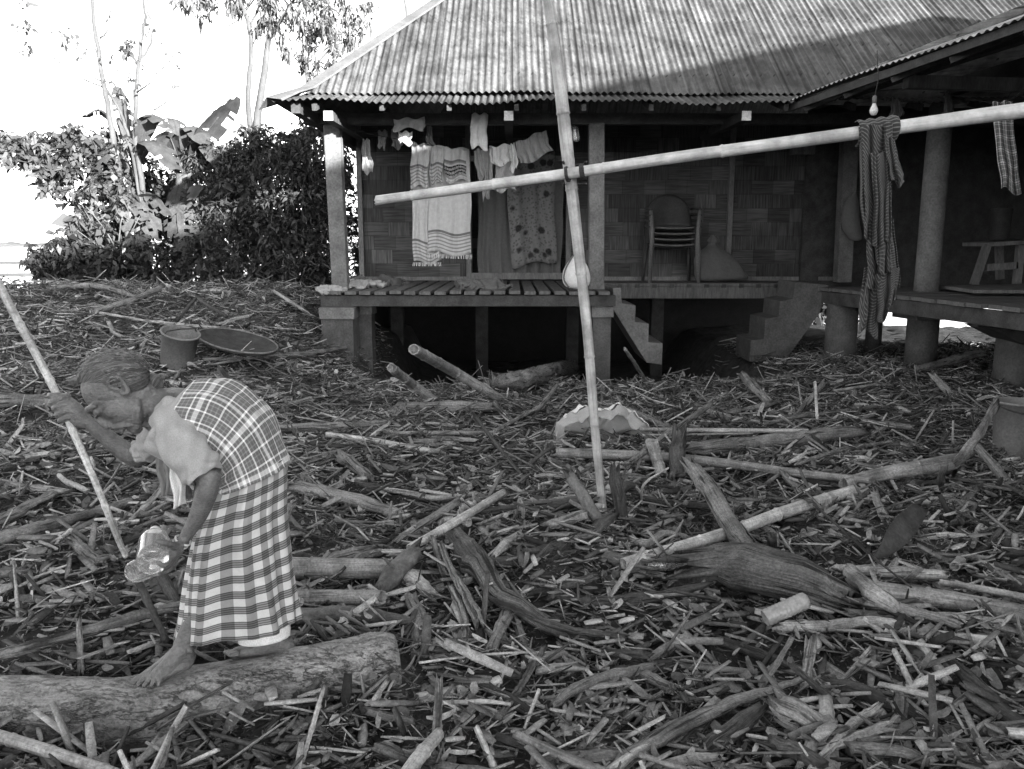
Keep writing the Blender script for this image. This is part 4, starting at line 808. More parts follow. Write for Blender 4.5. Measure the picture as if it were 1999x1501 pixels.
# ------------------------------------------------------------------ the woman
def skin_mat():
    t = NT('brown_skin'); v = t.coord('Object'); f = t.noise(v, 16, 5, .6); g = t.noise(v, 130, 4, .65); w = t.noise(t.coord('Object', (1, 1, 2.6)), 60, 3, .6)
    c = t.math('MULTIPLY', t.ramp(f, .065, .135, .3, .7), t.ramp(g, .7, 1.3, .3, .7))
    t.bump(t.math('ADD', t.math('MULTIPLY', g, .5), w), .8, .006); t.b.inputs['Subsurface Weight'].default_value = .05; t.b.inputs['Subsurface Radius'].default_value = (.01, .01, .01)
    return t.done(c, .42, .5)
M['skin'] = skin_mat()
M['blouse'] = cloth('pale_blouse_cloth', None, .25, .30)
M['wrap'] = cloth('plaid_wrap_cloth', 'plaid'); M['skirt'] = cloth('checked_skirt_cloth', 'gingham', bump=.25)
M['white_cloth'] = cloth('white_cloth', None, .55, .7); M['dark_cloth'] = cloth('dark_patterned_cloth', 'floral')
woman = thing('person', 'bent barefoot woman in a plaid wrap and checked skirt standing on the big log', 'woman')
BODY = MB()
def limb(pts, R, n=12): BODY.tube(spline([at(*p) for p in pts], max(5, 4*len(pts))), np.interp(np.linspace(0, 1, max(5, 4*len(pts))), np.linspace(0, 1, len(R)), R), n, hemi=True)
def limbw(P, R, n=10):
    k = max(5, 4*len(P)); BODY.tube(spline(P, k), np.interp(np.linspace(0, 1, k), np.linspace(0, 1, len(R)), R), n, hemi=True)
def ball(o, ax, c, r):
    V, Fs = [], []
    nu, nv = 20, 14
    for i in range(nv+1):
        a = math.pi*i/nv
        for j in range(nu):
            b = 2*math.pi*j/nu; V.append((c[0]+r[0]*math.sin(a)*math.cos(b), c[1]+r[1]*math.sin(a)*math.sin(b), c[2]+r[2]*math.cos(a)))
    Fs = [(i*nu+j, (i+1)*nu+j, (i+1)*nu+(j+1) % nu, i*nu+(j+1) % nu) for i in range(nv) for j in range(nu)]
    BODY.add(place(V, o, *ax), Fs)
# head
hk = 1.0
hf = unit([-.48, -.42, -.80]); hu = np.array([-.85, -.2, .52]); hu = unit(hu-hf*(hu@hf)); hs = np.cross(hu, hf)
HC = at(229, 751, 2.36) - (hf*-.014 + hs*.082 + hu*.004)*hk
HA = (hf*hk, hs*hk, hu*hk)
def HL(f, s, u): return HC + HA[0]*f + HA[1]*s + HA[2]*u
hb = lambda c, r: ball(HC, HA, c, r)
hb((-.012, 0, .022), (.092, .072, .088)); hb((.028, 0, -.025), (.062, .060, .082)); hb((.030, 0, -.072), (.050, .048, .040)); hb((.066, 0, -.098), (.020, .024, .018))
for sg in (-1, 1):
    limbw([HL(.089, sg*.007, .030), HL(.087, sg*.025, .036), HL(.070, sg*.048, .026)], [.010, .0105, .009])      # brow
    hb((.052, sg*.040, -.020), (.028, .021, .026)); hb((.079, sg*.030, .011), (.0135, .0155, .0115))                 # cheekbone, lid
    hb((.094, sg*.011, -.033), (.008, .006, .0065)); limbw([HL(.0, sg*.046, -.062), HL(.03, sg*.038, -.086), HL(.06, sg*.018, -.100)], [.013, .015, .016])
    e = [HL(fe-.014, sg*se, ue) for fe, se, ue in ((.012, .070, -.004), (.016, .074, .018), (.004, .081, .031), (-.015, .084, .026), (-.020, .082, .006), (-.010, .077, -.015), (.004, .073, -.031), (.013, .069, -.020))]
    limbw(e, [.005, .0055, .006, .006, .006, .007, .0085, .006]); limbw([HL(-.018, sg*.074, .018), HL(-.024, sg*.076, .002), HL(-.016, sg*.073, -.012)], [.0035, .004, .0035]); hb((-.016, sg*.064, .0), (.016, .008, .026))
    limbw([HL(.098, sg*.012, -.046), HL(.083, sg*.030, -.066), HL(.07, sg*.034, -.085)], [.0045, .006, .004])        # laughter fold
limbw([HL(.084, 0, .020), HL(.097, 0, -.008), HL(.101, 0, -.030)], [.0105, .0115, .0120]); limbw([HL(.102, 0, -.033), HL(.092, 0, -.042)], [.008, .007])
for du, rr, ff in ((-.060, .0075, .098), (-.0735, .0085, .095)): limbw([HL(ff-.016, -.024, du-.002), HL(ff-.003, -.010, du+.001), HL(ff, 0, du), HL(ff-.003, .010, du+.001), HL(ff-.016, .024, du-.002)], [.003, rr*.85, rr, rr*.85, .003])
# neck and trunk (mostly under cloth)
limbw([HL(-.025, 0, -.055), at(286, 782, 2.465), at(322, 792, 2.47), at(352, 802, 2.475)], [.052, .047, .056, .075])
limbw([HL(-.01, .028, -.09), at(278, 818, 2.43), at(300, 840, 2.44)], [.012, .011, .012])
limb([(345, 805, 2.48), (400, 822, 2.48), (455, 868, 2.48), (492, 930, 2.49)], [.08, .085, .085, .09]); limb([(350, 812, 2.38), (350, 815, 2.58)], [.05, .05])
limb([(318, 815, 2.40), (345, 805, 2.38)], [.012, .014]); limb([(300, 835, 2.46), (330, 820, 2.37)], [.010, .010])
# near arm
limb([(344, 812, 2.38), (366, 876, 2.31), (408, 938, 2.265)], [.04, .034, .031])
limb([(409, 934, 2.265), (402, 965, 2.265), (386, 1008, 2.275), (365, 1043, 2.28), (353, 1062, 2.28)], [.033, .0325, .026, .018, .0165])
limb([(353, 1060, 2.28), (343, 1073, 2.272), (334, 1086, 2.262)], [.0175, .024, .019]); limb([(349, 1066, 2.26), (338, 1080, 2.25)], [.017, .017])
limb([(347, 1068, 2.255), (336, 1064, 2.225), (322, 1060, 2.205), (307, 1057, 2.20)], [.014, .0105, .0095, .0085])                # thumb along the bottle
limb([(338, 1084, 2.25), (329, 1098, 2.225), (318, 1103, 2.195), (309, 1098, 2.178)], [.0115, .0095, .0085, .0075])
limb([(341, 1081, 2.265), (333, 1101, 2.255), (321, 1110, 2.235), (310, 1110, 2.215)], [.0115, .0095, .009, .008])
limb([(343, 1080, 2.285), (336, 1102, 2.285), (324, 1114, 2.275), (312, 1118, 2.26)], [.0115, .0095, .009, .008])
limb([(345, 1078, 2.30), (340, 1100, 2.31), (331, 1112, 2.31), (321, 1117, 2.30)], [.0105, .009, .008, .007])
# far arm and the hand closed on the staff
limb([(325, 835, 2.60), (290, 872, 2.68), (264, 893, 2.73)], [.045, .038, .034]); limb([(264, 893, 2.73), (235, 875, 2.72), (195, 842, 2.695), (168, 820, 2.68)], [.034, .0335, .026, .0195])
limb([(168, 820, 2.68), (150, 806, 2.67), (140, 800, 2.665)], [.020, .027, .024]); limb([(160, 826, 2.675), (146, 818, 2.665)], [.018, .018]); limb([(158, 806, 2.675), (138, 788, 2.668)], [.018, .018])
STA = at(108, 764, 2.68); STB = at(143, 842, 2.665); sd = unit(STB-STA)
sr = unit(np.cross(sd, [0, 1, 0])); sr = sr if sr[0] > 0 else -sr; sf = np.array([0, -1.0, 0])
for k in range(4):
    pc = STA + (STB-STA)*(.20+.155*k); r = [.0098, .0100, .0095, .0085][k]; q = [1, 1.06, 1, .9][k]
    limbw([pc+sr*.034+sf*.004, pc+sr*.024*q+sf*.019, pc+sr*.004+sf*.0255*q, pc-sr*.017+sf*.018, pc-sr*.0235-sf*.002, pc-sr*.010-sf*.018], [r*1.2, r*1.12, r*1.05, r, r*.95, r*.85])
limbw([at(156, 800, 2.675), at(140, 784, 2.68), STA+sr*.018+sf*.012+sd*.020, STA-sr*.004+sf*.022+sd*.010, STA-sr*.018+sf*.010+sd*.004], [.015, .0125, .011, .010, .009])
# legs and feet
limb([(480, 940, 2.45), (452, 1085, 2.46), (378, 1215, 2.435), (356, 1262, 2.43)], [.08, .05, .032, .0275]); limb([(510, 940, 2.54), (515, 1085, 2.53), (545, 1200, 2.56), (550, 1250, 2.57)], [.085, .056, .034, .028])
limb([(356, 1258, 2.43), (364, 1284, 2.44), (362, 1294, 2.435)], [.029, .027, .024]); limb([(353, 1268, 2.425), (330, 1296, 2.405), (304, 1316, 2.385)], [.028, .025, .017]); limb([(360, 1296, 2.43), (330, 1312, 2.395), (312, 1324, 2.372)], [.021, .017, .014])
limb([(348, 1272, 2.44), (315, 1300, 2.425), (282, 1321, 2.41)], [.024, .022, .017]); limb([(283, 1321, 2.41), (312, 1325, 2.37)], [.0155, .013])
for a, b, r in (((282, 1320, 2.41), (261, 1331, 2.398), .0115), ((290, 1322, 2.40), (270, 1336, 2.382), .0085), ((298, 1324, 2.39), (282, 1338, 2.37), .0082), ((306, 1325, 2.38), (296, 1338, 2.358), .008), ((314, 1325, 2.37), (310, 1336, 2.352), .0078)):
    m_ = tuple((np.array(a)+np.array(b))/2+np.array([0, -3, 0])); limb([a, m_, b], [r*.95, r*.85, r])
ball(at(370, 1268, 2.41), (np.array([1, 0, 0]), np.array([0, 1, 0]), np.array([0, 0, 1.0])), (0, 0, 0), (.011, .012, .012))
limb([(550, 1246, 2.57), (562, 1262, 2.575), (560, 1268, 2.57)], [.028, .026, .024]); limb([(548, 1252, 2.565), (505, 1266, 2.55), (462, 1272, 2.535)], [.026, .022, .016]); limb([(560, 1270, 2.57), (500, 1273, 2.545), (455, 1275, 2.53)], [.022, .016, .012])
for k in range(5): limb([(464, 1270+k*1.5, 2.55-k*.012), (440+k*2.5, 1273+k*1.5, 2.545-k*.012)], [.0085, .008])
tmp = mesh_of('person_body', BODY.V, BODY.F); to = link('person_body', tmp, M['skin'])
md = to.modifiers.new('join', 'REMESH'); md.mode = 'VOXEL'; md.voxel_size = .0034; md.use_smooth_shade = True
md = to.modifiers.new('soft', 'SMOOTH'); md.factor = .5; md.iterations = 6
dg = bpy.context.evaluated_depsgraph_get(); me = bpy.data.meshes.new_from_object(to.evaluated_get(dg)); bpy.data.objects.remove(to)
me.polygons.foreach_set('use_smooth', [True]*len(me.polygons))
body = link('body', me, M['skin'], woman)
M['eye'] = plain('dark_eye', .012, .02, 8, rough=.2, bump=0, spec=.6)
for sg in (-1, 1):
    V = []; 
    mbx = MB(); mbx.tube([HL(.086, sg*.044, .004), HL(.0945, sg*.032, .0035), HL(.095, sg*.019, .0055)], [.0012, .0045, .0015], 8); mbx.make('eye', M['eye'], woman, True)
mbx = MB(); mbx.tube([HL(.083, -.022, -.068), HL(.097, 0, -.0665), HL(.083, .022, -.068)], [.001, .0026, .001], 8); mbx.make('mouth', M['eye'], woman, True)
mbx = MB(); mbx.tube([HL(-.008, .0725, .014), HL(-.013, .0735, .004), HL(-.010, .0725, -.008)], [.002, .0045, .0025], 8); mbx.make('ear_opening', M['eye'], woman, True)
# hair, combed back to a knot at the nape: meridians run from the knot to the hair line
t = NT('grey_hair'); uvn = t.n('ShaderNodeUVMap'); mp = t.n('ShaderNodeMapping'); t.l(uvn.outputs[0], mp.inputs[0]); mp.inputs['Scale'].default_value = (420, 5, 1)
g = t.noise(mp.outputs[0], 1, 5, .7); mp2 = t.n('ShaderNodeMapping'); t.l(uvn.outputs[0], mp2.inputs[0]); mp2.inputs['Scale'].default_value = (60, 4, 1); g2 = t.noise(mp2.outputs[0], 1, 3, .6)
t.bump(g, .9, .006); M['hair'] = t.done(t.math('MULTIPLY', t.ramp(g, .012, .15, .38, .66), t.ramp(g2, .5, 1.5, .3, .7)), .36, .5)
M['strand'] = plain('grey_strands', .04, .26, 60, bump=0, rough=.5)
HP = unit([-.075, 0, -.065]); H1 = unit(np.array([0, 0, 1.0])-HP*HP[2]); H2 = np.cross(HP, H1)
nph, nal = 120, 26; P = np.zeros((nal, nph, 3)); UV = np.zeros((nal, nph, 2))
ka = np.radians([0, 25, 50, 72, 92, 112, 135, 160, 180]); kv = np.radians([163, 161, 152, 134, 101, 70, 44, 32, 30])
def skull_r(d): return 1/math.sqrt((d[0]/.092)**2+(d[1]/.072)**2+(d[2]/.088)**2)
for j in range(nph):
    ph = 2*math.pi*j/nph; pf = abs((ph+math.pi) % (2*math.pi)-math.pi); am = np.interp(pf, ka, kv)+.03*math.sin(j*1.7)
    for i in range(nal):
        al = .12+(am-.12)*i/(nal-1); d = HP*math.cos(al)+(H1*math.cos(ph)+H2*math.sin(ph))*math.sin(al)
        th = .003+.013*math.sin(min(1, (nal-1-i)/9)*math.pi/2)
        if i < 5: th -= .004*(5-i)/5
        r = skull_r(d)+th+.0008*math.sin(23*ph+2*al)+.0006*math.sin(51*ph-3*al)+.003*math.sin(5*ph+2.5*al)+.0012*rng.normal()
        l = d*r; P[i, j] = HL(l[0]-.012, l[1], l[2]+.022); UV[i, j] = (ph*.08, al*.1)
hair = grid_obj('hair', P, M['hair'], woman, UV, True)
kn = HL(-.084, 0, -.072); V, Fs = tube([kn+HA[0]*.02, kn+HA[0]*.004, kn-HA[0]*.008, kn-HA[0]*.016-HA[2]*.004], [.020, .028, .026, .012], 16, hemi=True, rough=.08)
o = obj('hair_knot', V, Fs, M['hair'], hair); set_uv_tube(o, 16, 8, .1, .03)
mbx = MB(); q = HL(-.078, .036, -.045); mbx.tube([q, q+HA[2]*.02-HA[0]*.008, q+HA[2]*.034-HA[0]*.01], [.003, .0045, .003], 8, flat=.5); mbx.make('hair_clip', M['pale_paint'], hair, True)
mbx = MB()
for k in range(190):                                     # loose strands
    ph = random.uniform(-1.75, 1.75); pts = []; a0 = random.uniform(.86, .97); fly = random.uniform(0, .016) if random.random() < .3 else .001; n0 = random.uniform(0, .35); n1 = random.uniform(.5, 1.0)
    am = np.interp(abs(ph), ka, kv)
    for i in range(7):
        al = .12+(am*a0-.12)*(n0+(n1-n0)*i/6); d = HP*math.cos(al)+(H1*math.cos(ph)+H2*math.sin(ph))*math.sin(al); r = skull_r(d)+.0155+fly*abs(i-3)/3+.0015*math.sin(i*1.7+k); l = d*r
        pts.append(HL(l[0]-.012, l[1], l[2]+.022)); ph += random.uniform(-.05, .05)
    mbx.tube(pts, random.uniform(.0005, .0011), 4)
mbx.make('loose_hair', M['strand'], hair, True)
# clothes: lofts between the outline seen on the left and on the right
def loft(rings, nr, na, fold=None, power=1.0):
    A = np.array([np.concatenate([at(*L, Y), at(*R_, Y), [b]]) for L, R_, Y, b in rings]); A = spline(A, nr)
    P = np.zeros((nr, na, 3)); UV = np.zeros((nr, na, 2))
    for i in range(nr):
        Lp, Rp, b = A[i, :3], A[i, 3:6], A[i, 6]; c = (Lp+Rp)/2; a = (Rp-Lp)/2
        for j in range(na):
            th = 2*math.pi*j/na; cs, sn = math.cos(th), math.sin(th)
            P[i, j] = c + a*np.sign(cs)*abs(cs)**power + np.array([0, -b, 0])*np.sign(sn)*abs(sn)**power
    C = P.mean(1, keepdims=True); N = P-C; N /= np.linalg.norm(N, axis=2, keepdims=True)+1e-9
    if fold is not None:
        for i in range(nr):
            for j in range(na): P[i, j] += N[i, j]*fold(i/(nr-1), 2*math.pi*j/na)
    dv = np.linalg.norm(np.diff(P, axis=0), axis=2).mean(1); v = np.concatenate([[0], np.cumsum(dv)])
    circ = np.linalg.norm(np.diff(P, axis=1), axis=2).sum(1).mean()
    UV[:, :, 0] = np.linspace(0, circ, na)[None]; UV[:, :, 1] = v[:, None]
    return P, UV
def fb(s, a): return .003*math.sin(9*a+14*s)+.003*math.sin(5*a-9*s+1)+.002*math.sin(17*a+6*s)
P, UV = loft([((308, 850), (371, 753), 2.46, .078), ((303, 864), (380, 748), 2.465, .118), ((300, 878), (388, 748), 2.47, .15), ((345, 902), (420, 752), 2.47, .15), ((395, 930), (470, 772), 2.475, .135), ((428, 955), (535, 868), 2.48, .12)], 50, 72, fb)
blouse = grid_obj('blouse', P, M['blouse'], woman, UV, True, .003)
def sleeve(name, pts, R, seed):
    Q = spline([at(*p) for p in pts], 26); RR = np.interp(np.linspace(0, 1, 26), np.linspace(0, 1, len(R)), R); T, N, B = frames(Q); na = 40
    P = np.zeros((26, na, 3)); UV = np.zeros((26, na, 2))
    for i in range(26):
        for j in range(na):
            a = 2*math.pi*j/na; s = i/25; r = RR[i]+.0045*math.sin(4*a+16*s+seed)+.0035*math.sin(7*a-22*s+seed)+.003*math.sin(2*a+30*s)
            P[i, j] = Q[i]+N[i]*math.cos(a)*r+B[i]*math.sin(a)*r; UV[i, j] = (a*.05, s*.25)
    return grid_obj(name, P, M['blouse'], blouse, UV, True, .003)
sleeve('sleeve', [(338, 806, 2.41), (346, 830, 2.36), (364, 878, 2.305), (390, 914, 2.28), (404, 934, 2.265)], [.055, .069, .064, .054, .047], 0)
sleeve('sleeve', [(335, 815, 2.52), (312, 848, 2.61), (290, 872, 2.67), (278, 882, 2.70)], [.045, .046, .042, .037], 2)
def fw(s, a):
    near = max(0, math.sin(a)); d = .004*math.sin(7*a+9*s)+.003*math.sin(13*a-6*s)
    g = (a-2.2-.5*s)                                       # sharp gathers sweeping to the front hem
    dx, dy = (a-2.55)*.55, s-.80; ds = math.hypot(dx, dy); an = math.atan2(dx, -dy)
    return d + near*(.0085*math.sin(15*an+2*ds)+.004*math.sin(27*an))*math.exp(-(ds/.55)**2)*min(1, ds*6) + .004*math.sin(6*s+2*a)
P, UV = loft([((362, 890), (385, 744), 2.475, .168), ((386, 906), (428, 744), 2.475, .172), ((408, 920), (474, 763), 2.48, .162), ((418, 934), (522, 808), 2.48, .15), ((418, 946), (549, 862), 2.485, .14), ((419, 957), (566, 905), 2.485, .142)], 70, 110, fw)
UVr = UV.copy(); wrap = grid_obj('plaid_wrap', P, M['wrap'], woman, UVr, True, .003)
def fs(s, a):
    return (.3+s)*(.008*math.sin(6*a+2.5*s)+.005*math.sin(11*a-3*s+1)+.003*math.sin(19*a+4*s)+.006*math.exp(-((a-1.25)/.12)**2)-.006*math.exp(-((a-1.55)/.1)**2)+.005*math.exp(-((a-1.9)/.1)**2))
P, UV = loft([((426, 940), (556, 892), 2.485, .125), ((409, 975), (557, 930), 2.485, .128), ((384, 1052), (557, 1000), 2.48, .125), ((366, 1140), (566, 1095), 2.48, .11), ((356, 1205), (574, 1168), 2.48, .095), ((348, 1247), (580, 1212), 2.48, .082)], 80, 120, fs, .85)
# the hem dips and lifts a little
P[:, :, 2] += (np.linspace(0, 1, 80)**3)[:, None]*(.006*np.sin(np.linspace(0, 2*np.pi, 120)*4))[None]
skirt = grid_obj('checked_skirt', P, M['skirt'], woman, UV, True, .003)
P, UV = loft([((470, 1225), (566, 1205), 2.51, .05), ((466, 1251), (566, 1240), 2.51, .055)], 8, 40, None)
grid_obj('petticoat', P, M['white_cloth'], skirt, UV, True, .002)
def hang_strip(name, top, bot, Y0, Y1, m, parent, nf=3, amp=.012):
    r, c = 24, 16; P = np.zeros((r, c, 3)); UV = np.zeros((r, c, 2))
    for i in range(r):
        s = i/(r-1)
        for j in range(c):
            u = j/(c-1); x = top[0]*(1-s)+bot[0]*s + (top[2]*(1-s)+bot[2]*s)*(u-.5); y = top[1]*(1-s)+bot[1]*s+4*math.sin(u*6)*s
            p = at(x, y, Y0*(1-s)+Y1*s); p[1] += amp*math.sin(u*2*math.pi*nf+s*2); p[0] += .004*math.sin(s*9+u*3); P[i, j] = p; UV[i, j] = (u*.2, s*.2)
    return grid_obj(name, P, m, parent, UV, False, .003)
hang_strip('wrap_end', (322, 872, 50), (328, 965, 30), 2.40, 2.42, M['dark_cloth'], wrap); hang_strip('cloth_end', (338, 885, 24), (350, 988, 26), 2.39, 2.40, M['white_cloth'], wrap, 2)
hang_strip('wrap_end', (345, 895, 36), (364, 975, 22), 2.50, 2.50, M['dark_cloth'], wrap)
V = []
for (px, py, Y), r_, nm in (((357, 1055, 2.28), .0225, 'bangle'), ((352, 1061, 2.28), .0215, 'bangle')):
    c = at(px, py, Y); ax = axes(unit(at(386, 1008, 2.275)-at(353, 1062, 2.28))); ring = [c+(ax[0]*math.cos(a)+ax[1]*math.sin(a))*r_ for a in np.linspace(0, 2*math.pi, 25)]
    mbx = MB(); mbx.tube(ring, .0032, 8, cap=False); mbx.make(nm, M['pale_paint'], woman, True)
# the log she stands on
LP = [at(-330, 1418, 2.32), at(-140, 1405, 2.36), at(150, 1393, 2.40), at(330, 1382, 2.435), at(560, 1345, 2.545), at(690, 1323, 2.60), at(748, 1312, 2.62), at(778, 1308, 2.635)]
V, Fs = tube(spline(LP, 90), np.interp(np.linspace(0, 1, 90), [0, .35, .55, .77, .9, .965, .988, 1], [.118, .122, .128, .128, .126, .115, .09, .03]), 48, rough=.05)
V = np.array(V); 
for s, a in ((7, .012), (17, .006), (41, .003)):
    ph = rng.random(6)*6
    V[:, 1] += a*np.sin(V[:, 0]*s*.6+ph[0])*np.sin(V[:, 2]*s+ph[1]); V[:, 2] += a*np.sin(V[:, 0]*s*.8+ph[2])*np.sin(V[:, 1]*s+ph[3])
t = NT('wet_driftwood_log'); f = t.noise(t.coord('Object', (.35, 1, 1)), 26, 6, .72); g = t.noise(t.coord('Object', (.7, 1, 1)), 110, 5, .75); k = t.noise(t.coord('Object'), 3.2, 3, .6)
rg = t.math('ABSOLUTE', t.math('SUBTRACT', t.noise(t.coord('Object', (.3, 1, 1)), 13, 5, .7), .5)); cr = t.ramp(rg, .4, 1.0, .0, .025)
pit = t.ramp(t.noise(t.coord('Object', (.5, 1, 1)), 60, 3, .6), .6, 1.0, .34, .42)
c = t.math('MULTIPLY', t.ramp(t.math('ADD', t.math('MULTIPLY', f, .5), t.math('MULTIPLY', g, .5)), .07, .36, .40, .60), t.ramp(k, .6, 1.35, .35, .65)); c = t.math('MULTIPLY', c, t.math('MULTIPLY', cr, pit))
t.bump(t.math('ADD', t.math('ADD', f, t.math('MULTIPLY', g, .8)), t.math('ADD', cr, pit)), 1.0, .010)
M['biglog'] = t.done(c, t.ramp(g, .3, .75), .5)
biglog = obj('driftwood_log', V, Fs, M['biglog']); tag(biglog, 'huge wet rounded log the barefoot woman stands on', 'log')
# staff in her far hand
sp = [at(-60, 430, 2.80), at(0, 560, 2.77), at(60, 672, 2.72), STA, STB, at(190, 950, 2.68), at(230, 1050, 2.70), at(246, 1086, 2.72)]
V, Fs, rows, L, r0 = stick_mesh(np.array(sp), np.array([.0135, .014, .0135, .013, .0125, .0115, .011, .009]), 'b', 12, 1.0, 30)
o = obj('bamboo_staff', V, Fs, M['bamboo']); set_uv_tube(o, 12, rows, L, r0); tag(o, 'long thin bamboo staff gripped in the far hand of the bent woman', 'staff')
# bottles in her near hand
def plastic(name, col, rough=.1, tr=.75):
    t = NT(name); v = t.coord('Object'); t.bump(t.noise(v, 30, 3), .2, .01); t.b.inputs['Transmission Weight'].default_value = tr; t.b.inputs['IOR'].default_value = 1.08; t.b.inputs['Coat Weight'].default_value = .9; t.b.inputs['Coat Roughness'].default_value = .06
    return t.done(col, rough, .5)
M['clear'] = plastic('clear_plastic', .92, .08, .92); M['green'] = plastic('tinted_plastic', .72, .08, .88); M['cap_w'] = plain('white_plastic', .6, .75, 8, rough=.4, bump=0)
def bottle(name, label, base, neck, r, m, cap=True, ribs=0, group=None):
    L = np.linalg.norm(neck-base); ax = axes(neck-base)
    pr = [(r*.45, .012), (r*.7, .0), (r*.92, .006), (r, .02)]
    for k in range(1, 15): z = .02+(L*.62-.02)*k/14; pr.append((r*(1-(.05 if ribs and k % 2 else 0)), z))
    pr += [(r*.9, L*.70), (r*.66, L*.78), (r*.42, L*.86), (r*.33, L*.90), (r*.33, L*.96)]
    V, Fs = lathe(pr, 28); root = thing(name, label, 'bottle', group); obj('bottle_shell', place(V, base, *ax), Fs, m, root)
    if cap: V, Fs = lathe([(r*.36, L*.93), (r*.4, L*.935), (r*.4, L*.995), (r*.34, L)], 20); obj('bottle_cap', place(V, base, *ax), Fs, M['cap_w'], root)
    return root
bottle('plastic_bottle', 'larger tinted plastic bottle with a white cap in the hand of the woman', at(297, 1099, 2.155), at(303, 1036, 2.335), .043, M['green'])
bottle('plastic_bottle', 'small clear plastic bottle held below the tinted one', at(256, 1119, 2.20), at(330, 1092, 2.345), .033, M['clear'], True)
# ------------------------------------------------------------------ trees, bananas, shrubs
def leaf_mat(name, k=1.0, tr=.25):
    t = NT(name); a = t.n('ShaderNodeAttribute', attribute_name='shade'); c = t.math('MULTIPLY', a.outputs['Fac'], k)
    t.done(c, .5, .4); tl = t.n('ShaderNodeBsdfTranslucent'); t.l(t.grey(t.math('MULTIPLY', c, 1.3)), tl.inputs[0]); mx = t.n('ShaderNodeMixShader'); mx.inputs[0].default_value = tr
    t.l(t.b.outputs[0], mx.inputs[1]); t.l(tl.outputs[0], mx.inputs[2]); t.l(mx.outputs[0], t.out.inputs[0]); return t.m
M['leaf'] = leaf_mat('leaves'); M['palebark'] = plain('pale_bark', .04, .10, 3, (3, 3, .6), bump=.4); M['darkbark'] = plain('dark_bark', .05, .12, 4, (3, 3, .6), bump=.4)
LT = (np.array([(0, 0, 0), (.3, .5, .1), (.3, -.5, .1), (.65, .38, .02), (.65, -.38, .02), (1, 0, -.18), (.35, 0, 0), (.68, 0, -.05)], float), np.array([(0, 6, 1, 1), (0, 2, 6, 6), (6, 7, 3, 1), (6, 2, 4, 7), (7, 5, 5, 3), (7, 4, 5, 5)]))
LQ = (np.array([(0, 0, 0), (.45, .5, .08), (1, 0, -.15), (.45, -.5, .08)], float), np.array([(0, 3, 2, 1)]))
def leaves(name, O, length, width, m, parent, droop=.5, lo=.04, hi=.11, tmpl=LQ):
    N = len(O); L = length*np.exp(rng.normal(0, .38, N)); W = width*np.exp(rng.normal(0, .35, N))
    R = rots(rng.uniform(0, 6.28, N), rng.normal(droop, .45, N), rng.normal(0, .7, N))
    return scatter_mesh2(name, tmpl, O, R, np.column_stack([L, W, L]), rng.uniform(lo, hi, N), m, parent)
def scatter_mesh2(name, tmpl, O, R, S, sh, m, parent):
    o = scatter_mesh(name, [(tmpl[0], tmpl[1], O, R, S, sh)], m); o.parent = parent; return o
def clumps(cs, n):
    """cs: (px, py, Y, rx, ry, weight) clumps of foliage; radii in metres"""
    wts = np.array([c[5] for c in cs], float); wts /= wts.sum(); out = []
    for c, wv in zip(cs, wts):
        k = int(n*wv)+1; p = at(c[0], c[1], c[2])
        sub = rng.normal(0, .5, (max(3, k//26), 3)); idx = rng.integers(0, len(sub), k)
        d = sub[idx]+rng.normal(0, .17, (k, 3)); d *= np.minimum(1, 1.15/np.maximum(np.linalg.norm(d, axis=1), 1e-6))[:, None]
        out.append(p + d*np.array([c[3], c[3]*.9, c[4]]))
    return np.concatenate(out)
def trunkset(name, branches, m, parent):
    mb = MB()
    for pts, wd in branches:
        P = np.array([at(*p) for p in pts]); k = max(6, len(pts)*4); Q = spline(P, k); Q = Q+(rng.random(Q.shape)-.5)*.02
        R = np.interp(np.linspace(0, 1, k), np.linspace(0, 1, len(wd)), np.array(wd)*scale_at(P[0])/2*.68); mb.tube(Q, R, 8, rough=.06)
    return mb.make(name, m, parent, True)
# thin bare tree on the left
tr = thing('bare_tree', 'thin pale double stemmed tree with few leaves, left of the banana plants', 'tree')
Y = 13.2
twigs = []
for (x, y), (x2, y2) in (((205, 172), (60, 92)), ((200, 160), (108, 100)), ((195, 120), (170, 40)), ((268, 180), (330, 120)), ((268, 240), (225, 120)), ((262, 215), (250, 130)), ((195, 75), (215, 20)), ((340, 170), (380, 148)), ((300, 215), (345, 160))):
    twigs.append(([(x, y, Y), ((x+x2)/2+random.uniform(-8, 8), (y+y2)/2+8, Y+random.uniform(-.3, .3)), (x2, y2, Y+random.uniform(-.6, .6))], [5, 3.2, 1.5]))
    for k in range(4):
        f = random.uniform(.4, 1); xs_, ys_ = x+(x2-x)*f, y+(y2-y)*f; twigs.append(([(xs_, ys_, Y), (xs_+random.uniform(-40, 40), ys_-random.uniform(5, 40), Y+random.uniform(-.5, .5))], [2.2, 1.2]))
trunkset('trunk', [([(268, 590, Y), (252, 470, Y), (243, 400, Y), (230, 320, Y), (212, 215, Y), (203, 165, Y), (190, 85, Y), (176, -30, Y)], [22, 20, 19, 17, 15, 13, 11, 8]),
    ([(292, 590, Y+.2), (285, 470, Y+.2), (276, 350, Y+.2), (264, 270, Y+.2), (267, 160, Y+.2), (278, 60, Y+.2), (284, 28, Y+.2), (272, -30, Y+.2)], [20, 18, 16, 14, 11, 9, 7, 5]),
    ([(266, 125, Y+.2), (290, 95, Y+.2), (298, 55, Y+.2), (288, 20, Y+.2), (288, -30, Y+.2)], [7, 6, 5, 5, 4]), ([(208, 172, Y), (240, 232, Y+.1), (258, 300, Y+.15), (278, 420, Y+.1)], [7, 9, 9, 8])]+twigs, M['palebark'], tr)
